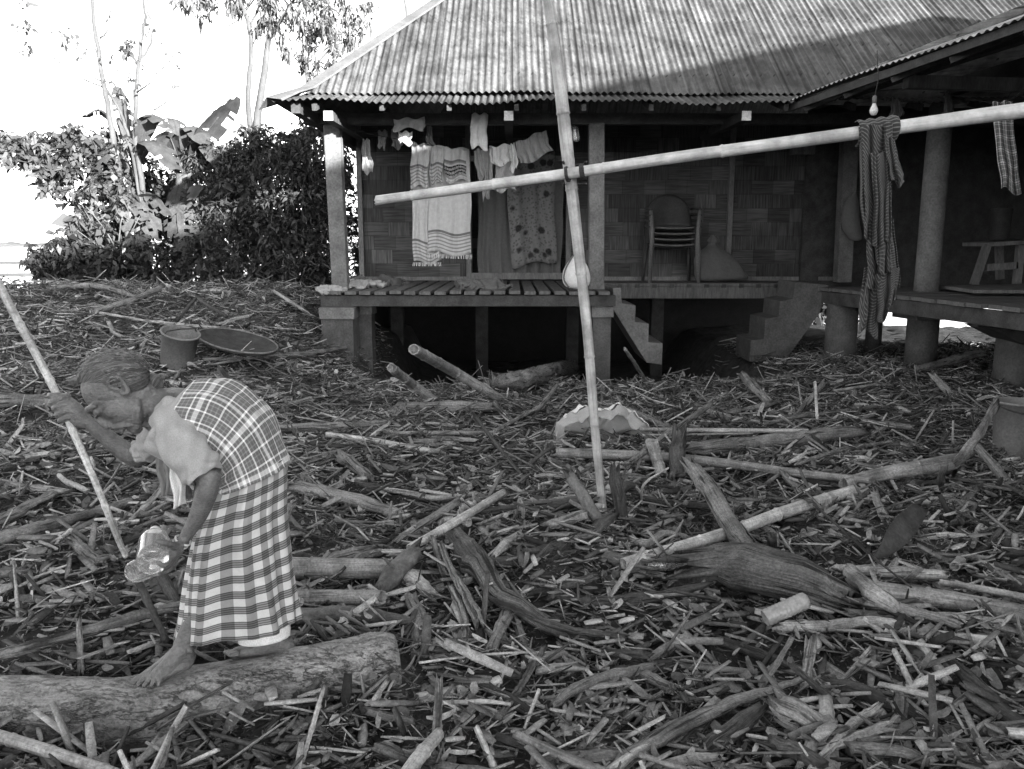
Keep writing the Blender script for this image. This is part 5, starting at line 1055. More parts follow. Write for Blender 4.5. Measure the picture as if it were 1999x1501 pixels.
O = clumps([(226, 78, Y, .22, .18, 2), (50, 75, Y, .3, .2, .8), (100, 55, Y, .5, .35, .7), (140, 75, Y, .3, .25, .5), (160, 100, Y, .2, .2, .3), (300, 90, Y, .4, .4, .5), (340, 120, Y, .3, .2, .3), (225, 130, Y, .2, .2, .4), (245, 165, Y, .2, .3, .3)], 190)
leaves('crown', O, .10, .05, M['leaf'], tr, .6, .05, .1)
# forked tall tree with hanging leaves
tr = thing('forked_tree', 'tall forked tree with drooping leaves beside the house eave', 'tree'); Y = 15.5
tw = []
for k in range(26):
    x = random.uniform(380, 690); y = random.uniform(-20, 70); x0 = random.choice([480, 520, 560]); tw.append(([(x0, -40, Y), ((x0+x)/2, y-20, Y+random.uniform(-.6, .6)), (x, y+random.uniform(0, 40), Y+random.uniform(-1, 1))], [5, 3.5, 1.5]))
trunkset('trunk', [([(500, 600, Y), (497, 420, Y), (492, 280, Y), (483, 200, Y), (490, 110, Y), (486, 50, Y), (468, 0, Y), (455, -60, Y)], [22, 22, 17, 15, 13, 12, 9, 7]), ([(500, 330, Y+.1), (500, 250, Y+.1), (513, 160, Y+.1), (524, 80, Y+.1), (527, 20, Y+.1), (515, -60, Y+.1)], [24, 24, 20, 17, 20, 16]), ([(524, 80, Y+.1), (560, 20, Y), (600, -40, Y)], [10, 8, 6]), ([(488, 55, Y), (500, 25, Y), (530, -40, Y)], [7, 6, 4])]+tw, M['palebark'], tr)
O = clumps([(420, 5, Y, .55, .22, 2), (380, 0, Y, .3, .15, .7), (450, -15, Y, .4, .3, 1.2), (530, 35, Y, .3, .4, 1.6), (570, 15, Y, .5, .5, 3), (550, 70, Y, .25, .35, 1.3), (600, 30, Y, .5, .5, 3), (640, 20, Y, .5, .5, 2.6), (670, 45, Y, .3, .45, 1.3), (610, 80, Y, .35, .3, 1), (640, 90, Y, .25, .35, .8), (680, 20, Y, .3, .3, .8), (505, 45, Y, .12, .25, .5), (345, 5, Y, .2, .15, .4)], 2000)
leaves('crown', O, .15, .04, M['leaf'], tr, 1.1, .06, .16)
tr = thing('slender_tree', 'slender tree half hidden behind the left slope of the roof', 'tree'); Y = 18.5
trunkset('trunk', [([(640, 420, Y), (610, 260, Y), (598, 140, Y), (590, 80, Y), (600, 20, Y)], [12, 11, 9, 6, 4]), ([(600, 150, Y), (640, 100, Y), (690, 70, Y), (720, 30, Y)], [7, 6, 4, 2]), ([(600, 145, Y), (575, 110, Y), (560, 80, Y)], [4, 3, 2]), ([(780, 160, Y), (795, 40, Y), (785, -30, Y)], [10, 9, 7]), ([(795, 40, Y), (845, 0, Y), (860, -20, Y)], [5, 4, 3])], M['darkbark'], tr)
O = clumps([(600, 110, Y, .4, .4, 1), (650, 95, Y, .4, .4, 1.2), (690, 50, Y, .4, .5, 1), (575, 105, Y, .25, .3, .6), (720, 20, Y, .3, .3, .4), (840, 5, Y, .3, .15, .5)], 620)
leaves('crown', O, .15, .05, M['leaf'], tr, .9, .05, .12)
# shrubs
def sprigs(cs, n):
    out = []
    for _ in range(n):
        c = random.choice(cs); a = random.uniform(0, 6.28); k = F/(c[2]*.99); out.append((c[0]+math.cos(a)*c[3]*k*random.uniform(.8, 1.25), c[1]-abs(math.sin(a))*c[4]*k*random.uniform(.8, 1.35), c[2]-random.uniform(0, .4), random.uniform(.05, .16), random.uniform(.08, .2), .10))
    return out
def shrub(name, label, cs, n, ll, lw, stems, lo=.025, hi=.085, droop=.5):
    r = thing(name, label, 'shrub'); trunkset('stem', stems, M['darkbark'], r); leaves('foliage', clumps(cs+sprigs(cs, 22), n), ll, lw, M['leaf'], r, droop, lo, hi, LQ); leaves('inner_foliage', clumps([(c[0], c[1], c[2]+.12, c[3]*.85, c[4]*.85, c[5]) for c in cs], n//6), ll*1.7, lw*2.1, M['leaf'], r, droop, lo, hi*.8, LQ); return r
def st(x0, y0, Y, spread, n):
    return [([(x0+random.uniform(-10, 10), y0, Y), (x0+random.uniform(-spread, spread)*.5, y0-90, Y+random.uniform(-.3, .3)), (x0+random.uniform(-spread, spread), y0-random.uniform(140, 240), Y+random.uniform(-.5, .5))], [7, 5, 2]) for _ in range(n)]
shrub('leafy_shrub', 'dense dark shrub pressed against the left house post', [(600, 340, 13.3, .5, .6, 3), (620, 430, 13.2, .42, .8, 3.5), (590, 500, 13.2, .6, .6, 3), (560, 420, 13.3, .6, .8, 3.5), (620, 540, 13.1, .4, .4, 1.5), (565, 300, 13.6, .4, .3, 1.1), (590, 265, 13.8, .35, .3, .9), (555, 545, 13.2, .5, .35, 1.4), (672, 360, 15.5, .35, .9, 1.6), (690, 500, 15.5, .4, .8, 1.6), (655, 290, 15.5, .3, .5, .8)], 15000, .10, .03, st(590, 600, 13.2, 60, 7))
shrub('leafy_shrub', 'dense shrub with a sunlit top between the tall forked tree and the banana plants', [(480, 340, 13.8, .6, .6, 3), (440, 400, 13.7, .55, .7, 3), (500, 430, 13.5, .6, .8, 3.5), (460, 490, 13.5, .6, .6, 2.2), (510, 540, 13.3, .6, .45, 2), (440, 320, 14, .5, .45, 1.5), (510, 290, 13.9, .45, .35, 1.2), (400, 310, 14, .35, .3, .7), (395, 400, 14.4, .5, .8, 2.2), (360, 470, 14.4, .5, .6, 1.6), (420, 520, 13.8, .4, .4, 1)], 16000, .095, .032, st(480, 600, 13.5, 70, 7))
shrub('arching_shrub', 'broad leaved shrub arching out over the river at the left edge', [(40, 290, 13.5, .45, .25, 1.3), (90, 310, 13.5, .5, .4, 1.8), (140, 300, 13.4, .5, .4, 2.0), (180, 330, 13.4, .4, .45, 1.6), (110, 350, 13.5, .35, .3, 1), (210, 290, 13.4, .35, .35, 1), (150, 385, 13.4, .3, .3, .7), (10, 272, 13.6, .25, .15, .5), (230, 350, 13.2, .3, .5, 1.2), (190, 420, 13.2, .35, .4, 1), (160, 460, 13.2, .35, .35, 1)], 3600, .11, .07, [([(95, 575, 13.3), (118, 500, 13.3), (165, 425, 13.3), (215, 345, 13.4), (150, 310, 13.5), (60, 285, 13.5)], [12, 14, 13, 10, 6, 3]), ([(215, 345, 13.4), (250, 300, 13.4)], [8, 3])], .05, .12)
shrub('creeping_vine', 'dark low tangle of creepers along the top of the mound', [(110, 535, 12.9, .35, .35, 1.2), (150, 520, 12.9, .5, .45, 2), (210, 520, 12.9, .5, .5, 2), (270, 520, 12.9, .4, .5, 1.5), (330, 530, 12.9, .4, .4, 1.2), (85, 505, 13, .15, .2, .5), (390, 545, 12.9, .4, .3, .8), (230, 440, 14.2, .5, .5, 1.2), (300, 420, 14.6, .5, .7, 1.5), (340, 360, 14.8, .45, .5, 1.2), (250, 350, 14.6, .4, .4, .8)], 7500, .10, .055, st(200, 590, 12.9, 80, 8), .02, .06)
# banana plants
def banana_leaf(base, tip, sag, width, m, parent, torn=.25, seed=0):
    n = 26; P0 = np.asarray(base, float); P3 = np.asarray(tip, float); mid = (P0+P3)/2+np.array([0, 0, sag]); Q = spline([P0, mid, P3], n); T, N, B = frames(Q); rs = np.random.default_rng(seed); V = []; Fs = []
    side = np.cross(T, np.array([0, 0, 1.0])+N*.01); side /= np.linalg.norm(side, axis=1)[:, None]+1e-9
    for i in range(n):
        s = i/(n-1); w = 0 if s < .16 else width*math.sin(min(1, (s-.16)/.84)*math.pi*.93+.06)**.6; w = max(w, .008); dn = np.array([0, 0, -1.0])
        h = w*(.2+.5*rs.random()*torn)
        V += [Q[i]-side[i]*w+dn*h, Q[i]-side[i]*w*.5+dn*h*.25, Q[i], Q[i]+side[i]*w*.5+dn*h*.25, Q[i]+side[i]*w+dn*h*1.1]
    for i in range(n-1):
        for q in range(4):
            if q in (0, 3) and rs.random() < torn and i > 4: continue
            if q in (1, 2) and rs.random() < torn*.25 and i > 4: continue
            Fs.append((i*5+q, i*5+q+1, i*5+6+q, i*5+5+q))
    b = len(V); mb = MB().add(V, Fs); mb.tube(Q[:18], np.linspace(.02, .006, 18), 6)
    return mb.make('leaf', m, parent, True)
M['banana'] = plain('banana_leaf', .03, .07, 5, (1, 1, 1), rough=.45, bump=.3, spec=.4); M['dead_leaf'] = plain('dry_banana_leaf', .025, .07, 8, rough=.8, bump=.6); M['bstem'] = plain('banana_stem', .05, .12, 5, (4, 4, .7), rough=.6, bump=.4)
def banana(label, basepx, toppx, Y, w, lv, dead, seed):
    r = thing('banana_plant', label, 'banana plant'); b = at(*basepx, Y); tpt = at(*toppx, Y); k = scale_at(b)
    mb = MB(); mb.tube(spline([b+np.array([0, 0, -.4]), (b+tpt)/2+np.array([.03, 0, 0]), tpt], 12), np.linspace(w*k/2, w*k*.33, 12), 12, rough=.05); mb.make('stem', M['bstem'], r, True)
    for i, (tx, ty, dy, sag, wd) in enumerate(lv): banana_leaf(tpt, at(tx, ty, Y+dy), sag, wd, M['banana'], r, .22, seed+i)
    for i, (tx, ty, dy, wd) in enumerate(dead): banana_leaf(tpt-np.array([0, 0, .1*i]), at(tx, ty, Y+dy), .18, wd, M['dead_leaf'], r, .45, seed+50+i)
banana('banana plant with tattered hanging leaves behind the bare double stemmed tree', (282, 585), (262, 345), 13.6, 30, [(228, 168, .3, .25, .16), (160, 225, -.3, .5, .2), (330, 250, -.4, .55, .22), (345, 330, -.7, .5, .25), (185, 330, -.6, .45, .24), (290, 222, .4, .3, .2), (140, 290, .3, .4, .18)], [(215, 430, -.4, .2), (250, 450, -.5, .22), (305, 470, -.4, .2), (330, 420, -.2, .2), (285, 430, -.5, .18)], 3)
banana('banana plant with one tall pale leaf standing up against the sky', (352, 590), (358, 340), 13.9, 42, [(461, 188, -.5, .10, .30), (400, 280, -.5, .5, .22), (300, 300, -.5, .5, .22), (330, 230, .3, .35, .2), (430, 330, -.3, .5, .2)], [(330, 470, -.4, .2), (385, 470, -.3, .2), (360, 480, -.5, .22), (405, 410, -.4, .2)], 23)
banana('shorter banana plant with drooping dry leaves right of the other bananas', (408, 592), (412, 430), 13.7, 26, [(455, 370, -.3, .4, .16), (370, 390, -.4, .4, .16), (440, 330, .3, .3, .15)], [(385, 520, -.3, .16), (440, 510, -.3, .18), (415, 520, -.4, .16)], 43)
# brush behind the far end of the crawl space, trees across the water at the back
shrub('leafy_shrub', 'shrub glimpsed through the gap under the house wing', [(1575, 640, 18, .35, .4, 1.2), (1545, 600, 18, .4, .4, 1), (1600, 600, 18, .4, .3, 1), (1585, 690, 17.5, .3, .2, .5), (1750, 690, 17.5, .5, .12, .7), (1690, 640, 18, .3, .6, 1)], 1500, .12, .06, st(1590, 720, 18, 40, 5))
# ------------------------------------------------------------------ the two big bamboos
def bamboo(name, label, pts, m, n=20):
    P = spline([at(*p[:3]) for p in pts], 60); wd = np.interp(np.linspace(0, 1, 60), np.linspace(0, 1, len(pts)), [p[3] for p in pts]); R = np.array([wd[i]*scale_at(P[i])/2 for i in range(60)])
    V, Fs, rows, L, r0 = stick_mesh(P, R, 'b', n, 1.0, 60); o = obj(name, V, Fs, m); set_uv_tube(o, n, rows, L, r0); return tag(o, label, 'bamboo')
M['bamboo_smooth'] = wood('smooth_grey_bamboo', .25, .38, .5, .15, .3, .0, .5, .3, .25); M['bamboo_bright'] = wood('pale_smooth_bamboo', .36, .48, .5, .15, .3, .0, .5, .2, .2)
YB_ = float(gnd(1180, 1010)[1])
bamboo('bamboo_pole', 'tall upright bamboo pole planted in the chips before the house', [(1181, 1035, YB_, 16), (1160, 820, YB_*.7+4.42*.3, 18), (1146, 640, YB_*.45+4.42*.55, 20), (1124, 440, YB_*.15+4.42*.85, 22), (1107, 290, 4.42, 25), (1090, 140, 4.43, 25), (1067, -20, 4.45, 21), (1045, -160, 4.47, 19)], M['bamboo_smooth'])
bamboo('bamboo_pole', 'long level bamboo pole tied across the upright one as a drying rail', [(735, 391, 4.62, 18), (900, 369, 4.52, 20), (1122, 337, 4.33, 21), (1300, 310, 4.20, 22), (1560, 275, 4.02, 24), (1800, 242, 3.86, 27), (2000, 215, 3.72, 30), (2450, 160, 3.45, 34)], M['bamboo_bright'])
M['rope'] = plain('dark_rope', .02, .06, 30, rough=.9, bump=.8, fine=200)
mb = MB(); cpt = at(1122, 337, 4.34); d1 = unit(at(1300, 310, 4.2)-at(900, 369, 4.52)); d2 = np.array([-.08, 0, 1.0])
for s in (-.042, -.034, .036, .044, .052):
    c = cpt+d1*s; r = .037; ax = axes(d1); V = [c+(ax[0]*math.cos(a)*r+ax[1]*math.sin(a)*r) + np.array([0, .05*max(0, math.cos(a-1.2)), 0]) for a in np.linspace(0, 2*math.pi, 25)]
    mb.tube(V, .0055, 6, cap=False)
for s in (-.05, .05): mb.tube([cpt+np.array([-.06, -.0, s*1.1]), cpt+np.array([-.05, .09, s]), cpt+np.array([0, .15, s]), cpt+np.array([.05, .09, s]), cpt+np.array([.06, 0, s*1.1])], .006, 6)
tag(mb.make('rope_lashing', M['rope'], None, True), 'dark rope binding the level bamboo pole to the upright one', 'rope')
# ------------------------------------------------------------------ cloth on lines
def drape(name, top, bot, Y, m, parent=None, nf=4, amp=.02, rows=30, cols=40, seed=0, thick=.004, twist=0.0, wave=9):
    """top, bot: (x0, y0, x1, y1) photo pixels of the upper and lower edge"""
    rs = np.random.default_rng(seed); ph = rs.random(6)*6.28; P = np.zeros((rows, cols, 3)); UV = np.zeros((rows, cols, 2)); A = at(top[0], top[1], Y); B_ = at(top[2], top[3], Y); C_ = at(bot[0], bot[1], Y)
    Wd = np.linalg.norm(B_-A); Ht = np.linalg.norm(C_-A)
    for i in range(rows):
        s = i/(rows-1)
        for j in range(cols):
            u = j/(cols-1); x = (top[0]*(1-u)+top[2]*u)*(1-s)+(bot[0]*(1-u)+bot[2]*u)*s; y = (top[1]*(1-u)+top[3]*u)*(1-s)+(bot[1]*(1-u)+bot[3]*u)*s
            y += wave*s*math.sin(u*7+ph[0])*.5; x += 3*math.sin(s*5+ph[1])*s+1.5*math.sin(s*13+u*5+ph[5])*s; y += 2.5*math.sin(u*11+ph[4])*(1-s)**4
            a = amp*(.35+.65*s); dy = a*(math.sin(u*2*math.pi*nf+ph[2]+1.2*s)+.5*math.sin(u*2*math.pi*nf*1.9+ph[3]-2*s)) + twist*(u-.5)*s
            P[i, j] = at(x, y, Y+dy); UV[i, j] = (u*Wd, s*Ht+(.05*math.sin(u*4+ph[4]+s*3)+.35*Wd*u*math.sin(ph[5]) if m is M.get('stripe') else 0))
    o = grid_obj(name, P, m, parent, UV, False, thick); return o, Ht
def rope(name, label, pts, r=.004):
    mb = MB(); mb.tube(spline([at(*p) for p in pts], 30), r, 6); return tag(mb.make(name, M['rope'], None, True), label, 'line')
rope('clothes_line', 'clothes line sagging across the veranda under the laundry', [(668, 250, 10.62), (805, 277, 10.9), (920, 293, 11.0), (1005, 280, 10.95), (1075, 250, 10.85), (1160, 222, 10.6)])
sh = thing('shawl', 'long pale shawl with striped fringed ends folded over the veranda line', 'shawl')
for k, (top, bot, dy, b0, b1) in enumerate((((806, 279, 862, 286), (807, 513, 862, 512), .04, -1, -1), ((838, 284, 916, 291), (836, 494, 921, 497), 0, -1, -1), ((804, 278, 840, 283), (802, 366, 834, 364), -.06, -1, -1), ((840, 285, 868, 288), (842, 362, 863, 358), -.07, -1, -1), ((868, 288, 912, 292), (867, 356, 909, 353), -.08, .22, .36))):
    Hh = np.linalg.norm(at(bot[0], bot[1], 11)-at(top[0], top[1], 11)); mt = cloth('shawl_cloth', 'ends', L=Hh, b0=b0, b1=b1) if k in (0, 2, 4) else cloth('shawl_cloth', 'ends', L=Hh)
    o, _ = drape('shawl_fold', top, bot, 10.95+dy, mt, sh, 3, .018, seed=k)
mb = MB()
for k in range(46):
    x = 836+85*k/45; y = 494+3*k/45; p = at(x, y, 10.95); mb.tube([p, p+np.array([random.uniform(-.02, .02), random.uniform(-.01, .01), -.06])], .0025, 4)
mb.make('fringe', M['white_cloth'], sh); mb = MB()
for k in range(30):
    x = 807+54*k/29; p = at(x, 512, 10.99); mb.tube([p, p+np.array([random.uniform(-.02, .02), 0, -.05])], .0025, 4)
mb.make('fringe', M['white_cloth'], sh)
bl = thing('blouse', 'crumpled pale blouse hanging between the shawl and the dark cloth', 'blouse'); M['grey_cloth'] = cloth('grey_cloth', None, .26, .34); M['dim_cloth'] = cloth('dim_cloth', None, .10, .15)
drape('front', (955, 287, 1003, 279), (960, 322, 1004, 318), 10.93, M['white_cloth'], bl, 3, .03, seed=9); drape('back', (968, 300, 1000, 296), (968, 374, 1008, 370), 10.98, M['grey_cloth'], bl, 2, .02, seed=10)
drape('sleeve', (925, 292, 950, 290), (933, 350, 950, 346), 10.9, M['grey_cloth'], bl, 3, .03, seed=11); drape('sleeve', (942, 292, 962, 288), (944, 390, 958, 384), 10.92, M['grey_cloth'], bl, 2, .03, seed=12); drape('sleeve', (994, 283, 1004, 280), (998, 336, 1012, 330), 10.88, M['white_cloth'], bl, 2, .03, seed=13)
o, _ = drape('laundry_cloth', (1006, 279, 1066, 252), (1015, 322, 1077, 296), 10.88, M['grey_cloth'], None, 5, .035, seed=14); tag(o, 'gathered grey cloth at the right end of the veranda line', 'cloth', 'laundry in the veranda')
for k, (top, bot, Y, mt, lab) in enumerate((((921, 222, 953, 222), (917, 287, 950, 291), 10.35, 'white_cloth', 'pale cloth hanging high above the crumpled blouse'), ((708, 272, 722, 271), (705, 337, 727, 339), 11.2, 'grey_cloth', 'narrow grey garment hanging alone near the left house post'), ((737, 256, 756, 254), (741, 288, 754, 290), 11.3, 'grey_cloth', 'small grey garment right of the narrow lone garment'), ((764, 254, 774, 256), (764, 290, 786, 288), 11.3, 'grey_cloth', 'small pinched garment between the grey ones and the shawl'), ((834, 245, 843, 245), (832, 285, 848, 285), 11.2, 'grey_cloth', 'narrow upright cloth just above the shawl'), ((768, 232, 829, 230), (769, 254, 830, 252), 10.35, 'grey_cloth', 'short wide cloth under the eave above the shawl'), ((777, 257, 805, 257), (781, 281, 804, 282), 10.5, 'white_cloth', 'small white square cloth left of the shawl top'))):
    o, _ = drape('laundry_cloth', top, bot, Y, M[mt], None, 2, .015, 16, 20, seed=20+k); tag(o, lab, 'cloth', 'laundry in the veranda')
M['floral'] = cloth('floral_cloth', 'floral'); o, _ = drape('door_curtain', (988, 300, 1083, 296), (998, 521, 1086, 508), WY-.14, M['floral'], None, 3, .03, seed=30); tag(o, 'flowered curtain hanging across the right half of the doorway', 'curtain')
o, _ = drape('door_curtain', (930, 290, 1100, 290), (936, 540, 1098, 540), WY+.06, M['dim_cloth'], None, 7, .03, cols=60, seed=31); tag(o, 'dark plain curtain filling the doorway behind the flowered one', 'curtain')
rope('clothes_line', 'line between the wing columns holding the checked shirt', [(1835, 180, 8.6), (1967, 196, 7.2), (2060, 90, 6.8)], .003)
M['thin_plaid'] = cloth('thin_plaid', 'plaid'); o, _ = drape('checked_shirt', (1938, 200, 1976, 196), (1952, 366, 1990, 380), 7.2, M['thin_plaid'], None, 3, .035, seed=33, wave=10); tag(o, 'pale checked shirt bunched on a line in the wing at the right edge', 'shirt')
for k, (top, bot) in enumerate((((1742, 190, 1758, 195), (1735, 232, 1764, 230)), ((1846, 180, 1856, 182), (1840, 222, 1862, 220)))):
    o, _ = drape('laundry_cloth', top, bot, 8.9, M['dim_cloth'], None, 2, .02, 12, 14, seed=40+k); tag(o, ('small dark cloth hanging left of the round column top', 'small dark cloth hanging right of the round column top')[k], 'cloth')
# striped garment over the rail
M['stripe'] = cloth('striped_cloth', 'stripes', per=.0165); gt = thing('striped_garment', 'long dark striped garment slung over the level bamboo rail', 'garment')
def cloth_path(name, ctr, wid, Yc, seed, amp=.02):
    """a hanging bunch: centre line and width in photo pixels, wrapped like a loose tube"""
    rows, cols = 60, 64; rs = np.random.default_rng(seed); ph = rs.random(8)*6.28; cx = np.array(ctr, float); P = np.zeros((rows, cols, 3)); UV = np.zeros((rows, cols, 2)); tt = np.linspace(0, 1, rows); tk = np.linspace(0, 1, len(cx)); 
    X = np.interp(tt, tk, cx[:, 0]); Yp = np.interp(tt, tk, cx[:, 1]); Wp = np.interp(tt, np.linspace(0, 1, len(wid)), wid)
    for i in range(rows):
        for j in range(cols):
            a = 2*math.pi*j/cols; k = 1+.16*math.sin(3*a+ph[0]+5*tt[i])+.10*math.sin(6*a+ph[1]-8*tt[i])+.06*math.sin(11*a+9*tt[i])
            p = at(X[i]+math.cos(a)*Wp[i]/2*k, Yp[i]+3*math.sin(2*a+ph[2]), Yc); p[1] -= math.sin(a)*.055*k; P[i, j] = p; UV[i, j] = (a*.06+.05*math.sin(tt[i]*6), tt[i]*1.0+.06*math.sin(a+ph[3])+.05*math.sin(2*a+tt[i]*5))
    return grid_obj(name, P, M['stripe'], gt, UV, True, .003)
for k, (top, bot, Y, nf, am) in enumerate((((1682, 246, 1742, 240), (1690, 470, 1738, 480), 3.80, 2.5, .035), ((1676, 250, 1712, 246), (1684, 452, 1712, 440), 3.90, 2, .03), ((1726, 262, 1746, 272), (1738, 358, 1764, 362), 3.77, 1.5, .02), ((1690, 430, 1744, 430), (1694, 560, 1756, 556), 3.83, 3, .04), ((1688, 520, 1722, 520), (1672, 644, 1708, 656), 3.84, 2, .025), ((1706, 540, 1756, 520), (1716, 634, 1744, 600), 3.80, 2, .03), ((1700, 300, 1736, 296), (1712, 520, 1742, 540), 3.78, 1.5, .025))):
    drape('garment_fold', top, bot, Y, M['stripe'], gt, nf, am, rows=44, seed=50+k, wave=14)
Pm = np.zeros((14, 22, 3)); UVm = np.zeros((14, 22, 2)); railc = at(1708, 256, 3.925); rd = unit(at(1800, 242, 3.86)-at(1560, 275, 4.02))
for i in range(14):
    a = -1.4+2.9*i/13*1.1
    for j in range(22): Pm[i, j] = railc+rd*(-.085+.17*j/21)+(np.array([0, -math.cos(a), math.sin(a)]))*(.056+.004*math.sin(j*1.1)) + np.array([0, 0, -.0]); UVm[i, j] = (j*.008, i*.012)
grid_obj('garment_top', Pm, M['stripe'], gt, UVm, False, .004)
# ------------------------------------------------------------------ veranda and wing furniture
M['dull_plastic'] = plain('dull_plastic', .035, .06, 6, rough=.5, bump=.05); M['pale_plastic'] = plain('grey_plastic', .10, .15, 6, rough=.45, bump=.05)
cp = at(1308, 545, 12.35); cs = 1.32
def chair(k):
    o3 = np.array([cp[0], cp[1], DZ+.0+k*.062*cs]); r = thing('plastic_chair', ('lowest', 'second', 'third', 'topmost')[k]+' armchair of the plastic stack against the woven wall', 'chair', 'stacked plastic chairs')
    def q(x, y, z): return o3+np.array([x, y, z])*cs
    P = np.array([[q(-.22+.44*j/9, -.2+.4*i/9, .42-.02*math.sin(i/9*3.1)-.012*math.sin(j/9*3.1)) for j in range(10)] for i in range(10)]); grid_obj('seat', P, M['pale_plastic'], r, None, False, .02)
    P = np.zeros((12, 14, 3))
    for i in range(12):
        for j in range(14):
            u = j/13*2-1; top = .36*math.sqrt(max(0, 1-(u*.98)**2))**.7; z = .44+top*i/11; P[i, j] = q(u*.25, .2+.1*i/11-.08*abs(u)**2, z)
    grid_obj('backrest', P, M['dull_plastic'], r, None, False, .018)
    for sx in (-1, 1):
        mb = MB(); mb.tube([q(sx*.27, -.24, 0), q(sx*.25, -.21, .40), q(sx*.27, -.19, .60)], [.026, .032, .026], 8, flat=.8); mb.make('leg', M['pale_plastic'], r, True)
        mb = MB(); mb.tube([q(sx*.27, .26, 0), q(sx*.24, .2, .42)], [.024, .028], 8); mb.make('leg', M['dull_plastic'], r, True)
        mb = MB(); mb.tube([q(sx*.27, -.21, .61), q(sx*.285, 0, .625), q(sx*.25, .18, .63)], [.024, .03, .024], 8, flat=.6); mb.make('armrest', M['dull_plastic'], r, True)
for k in range(4): chair(k)
def blob(name, label, cat, rings, m, n=36, fold=.08, seed=0):
    """rings: (px, py, Y, half width px, half depth m)"""
    rs = np.random.default_rng(seed); ph = rs.random(6)*6.28; A = spline(np.array([np.concatenate([at(r[0], r[1], r[2]), [r[3]*scale_at(at(r[0], r[1], r[2])), r[4]]]) for r in rings]), 26); P = np.zeros((26, n, 3)); UV = np.zeros((26, n, 2))
    for i in range(26):
        for j in range(n):
            a = 2*math.pi*j/n; k = 1+fold*(math.sin(3*a+ph[0]+i*.15)+.6*math.sin(7*a+ph[1]-i*.2)+.4*math.sin(12*a+ph[2]+i*.4)); P[i, j] = A[i, :3]+np.array([math.cos(a)*A[i, 3]*k, -math.sin(a)*A[i, 4]*k, .3*A[i, 3]*fold*math.sin(2*a+ph[3])+(A[i, 3]*.16*math.sin(5*a+ph[4]+i*.5)*math.sin(i*.45+ph[5])+A[i, 3]*.09*math.sin(9*a-i*.8) if fold > .15 else 0)]); UV[i, j] = (a*.1, i*.03)
    o = grid_obj(name, P, m, None, UV, True); return tag(o, label, cat)
M['sack'] = cloth('sack_cloth', None, .26, .36, bump=.8); M['dim_sack'] = cloth('dim_sack_cloth', None, .07, .12, bump=.8)
blob('sack', 'slumped pale sack beside the stack of plastic chairs', 'sack', [(1392, 458, 12.4, 3, .03), (1394, 470, 12.4, 12, .06), (1392, 478, 12.4, 9, .06), (1396, 500, 12.35, 34, .16), (1404, 525, 12.3, 46, .2), (1408, 543, 12.3, 50, .2), (1408, 548, 12.3, 30, .1)], M['dim_sack'], seed=1)
bg_ = blob('cloth_bag', 'rounded white cloth bag with dark piping leaning at the upright pole', 'bag', [(1127, 498, 10.05, 3, .03), (1125, 508, 10.05, 14, .07), (1125, 528, 10.0, 25, .12), (1126, 548, 10.0, 27, .13), (1127, 560, 10.0, 20, .1), (1127, 564, 10.0, 6, .03)], M['white_cloth'], fold=.03, seed=2)
mb = MB(); mb.tube(spline([at(1118, 500, 9.98), at(1104, 525, 9.9), at(1101, 545, 9.88), at(1110, 561, 9.9)], 14), .011, 6); mb.make('piping', M['dim_cloth'], bg_, True)
for nm, lab, rg, mt, sd in (('cloth_heap', 'crumpled cloth lying along the wall on the left of the deck', [(700, 552, 11.6, 4, .05), (720, 549, 11.6, 50, .2), (722, 553, 11.55, 56, .25), (720, 556, 11.5, 50, .2)], 'dim_sack', 3), ('plastic_bag', 'pale plastic bag lying behind the left house post', [(702, 546, 10.9, 3, .05), (704, 551, 10.8, 26, .1), (705, 556, 10.7, 38, .16), (705, 559, 10.7, 30, .1)], 'sack', 4), ('plastic_bag', 'crumpled pale bag at the outer left corner of the deck', [(644, 556, 10.1, 4, .05), (644, 561, 10.05, 18, .08), (646, 568, 10.0, 24, .1), (646, 572, 10.0, 18, .08)], 'sack', 5), ('cloth_heap', 'folded cloth on the deck planks in front of the door sill', [(935, 546, 10.6, 5, .06), (942, 551, 10.55, 34, .14), (944, 559, 10.5, 42, .18), (944, 564, 10.5, 40, .16)], 'dim_sack', 6)):
    blob(nm, lab, 'cloth' if 'cloth' in nm else 'bag', rg, M[mt], fold=.26, seed=sd)
# hanging bottle, bulb, wall box
pb = at(1121, 235, 10.6); bottle('plastic_bottle', 'small plastic bottle hung from the eave beside the upright pole', at(1124, 277, 10.55), at(1120, 236, 10.55), .05, M['clear'], True)
b = at(1706, 213, 7.6); bu = thing('light_bulb', 'bare light bulb hanging under the wing eave', 'bulb')
V, Fs = lathe([(.004, -.055), (.022, -.05), (.034, -.03), (.036, -.01), (.028, .015), (.017, .035), (.016, .05)], 20); obj('glass', place(V, b, *np.eye(3)), Fs, plain('milky_glass', .55, .65, 5, rough=.2, bump=0), bu)
V, Fs = lathe([(.017, .048), (.02, .05), (.02, .10), (.012, .115)], 16); obj('socket', place(V, b, *np.eye(3)), Fs, M['pale_plastic'], bu); mb = MB(); mb.tube([b+np.array([0, 0, .11]), b+np.array([.02, 0, .25]), b+np.array([.0, .02, .5])], .004, 6); mb.make('wire', M['rope'], bu)
q = at(1567, 282, WY-.09); mb = MB(); mb.box(q, (.36, .1, .3)); o = mb.make('wall_box', M['timber']); tag(o, 'small pale box fixed high on the woven wall behind the bamboo rail', 'box'); o.modifiers.new('edge', 'BEVEL').width = .01
blob('cloth_bag', 'dark bag hanging beside the far square post of the wing', 'bag', [(1668, 375, 12.2, 3, .03), (1662, 400, 12.2, 14, .08), (1662, 440, 12.2, 17, .1), (1670, 465, 12.2, 12, .08), (1672, 470, 12.2, 3, .03)], M['dim_cloth'], fold=.04, seed=8)
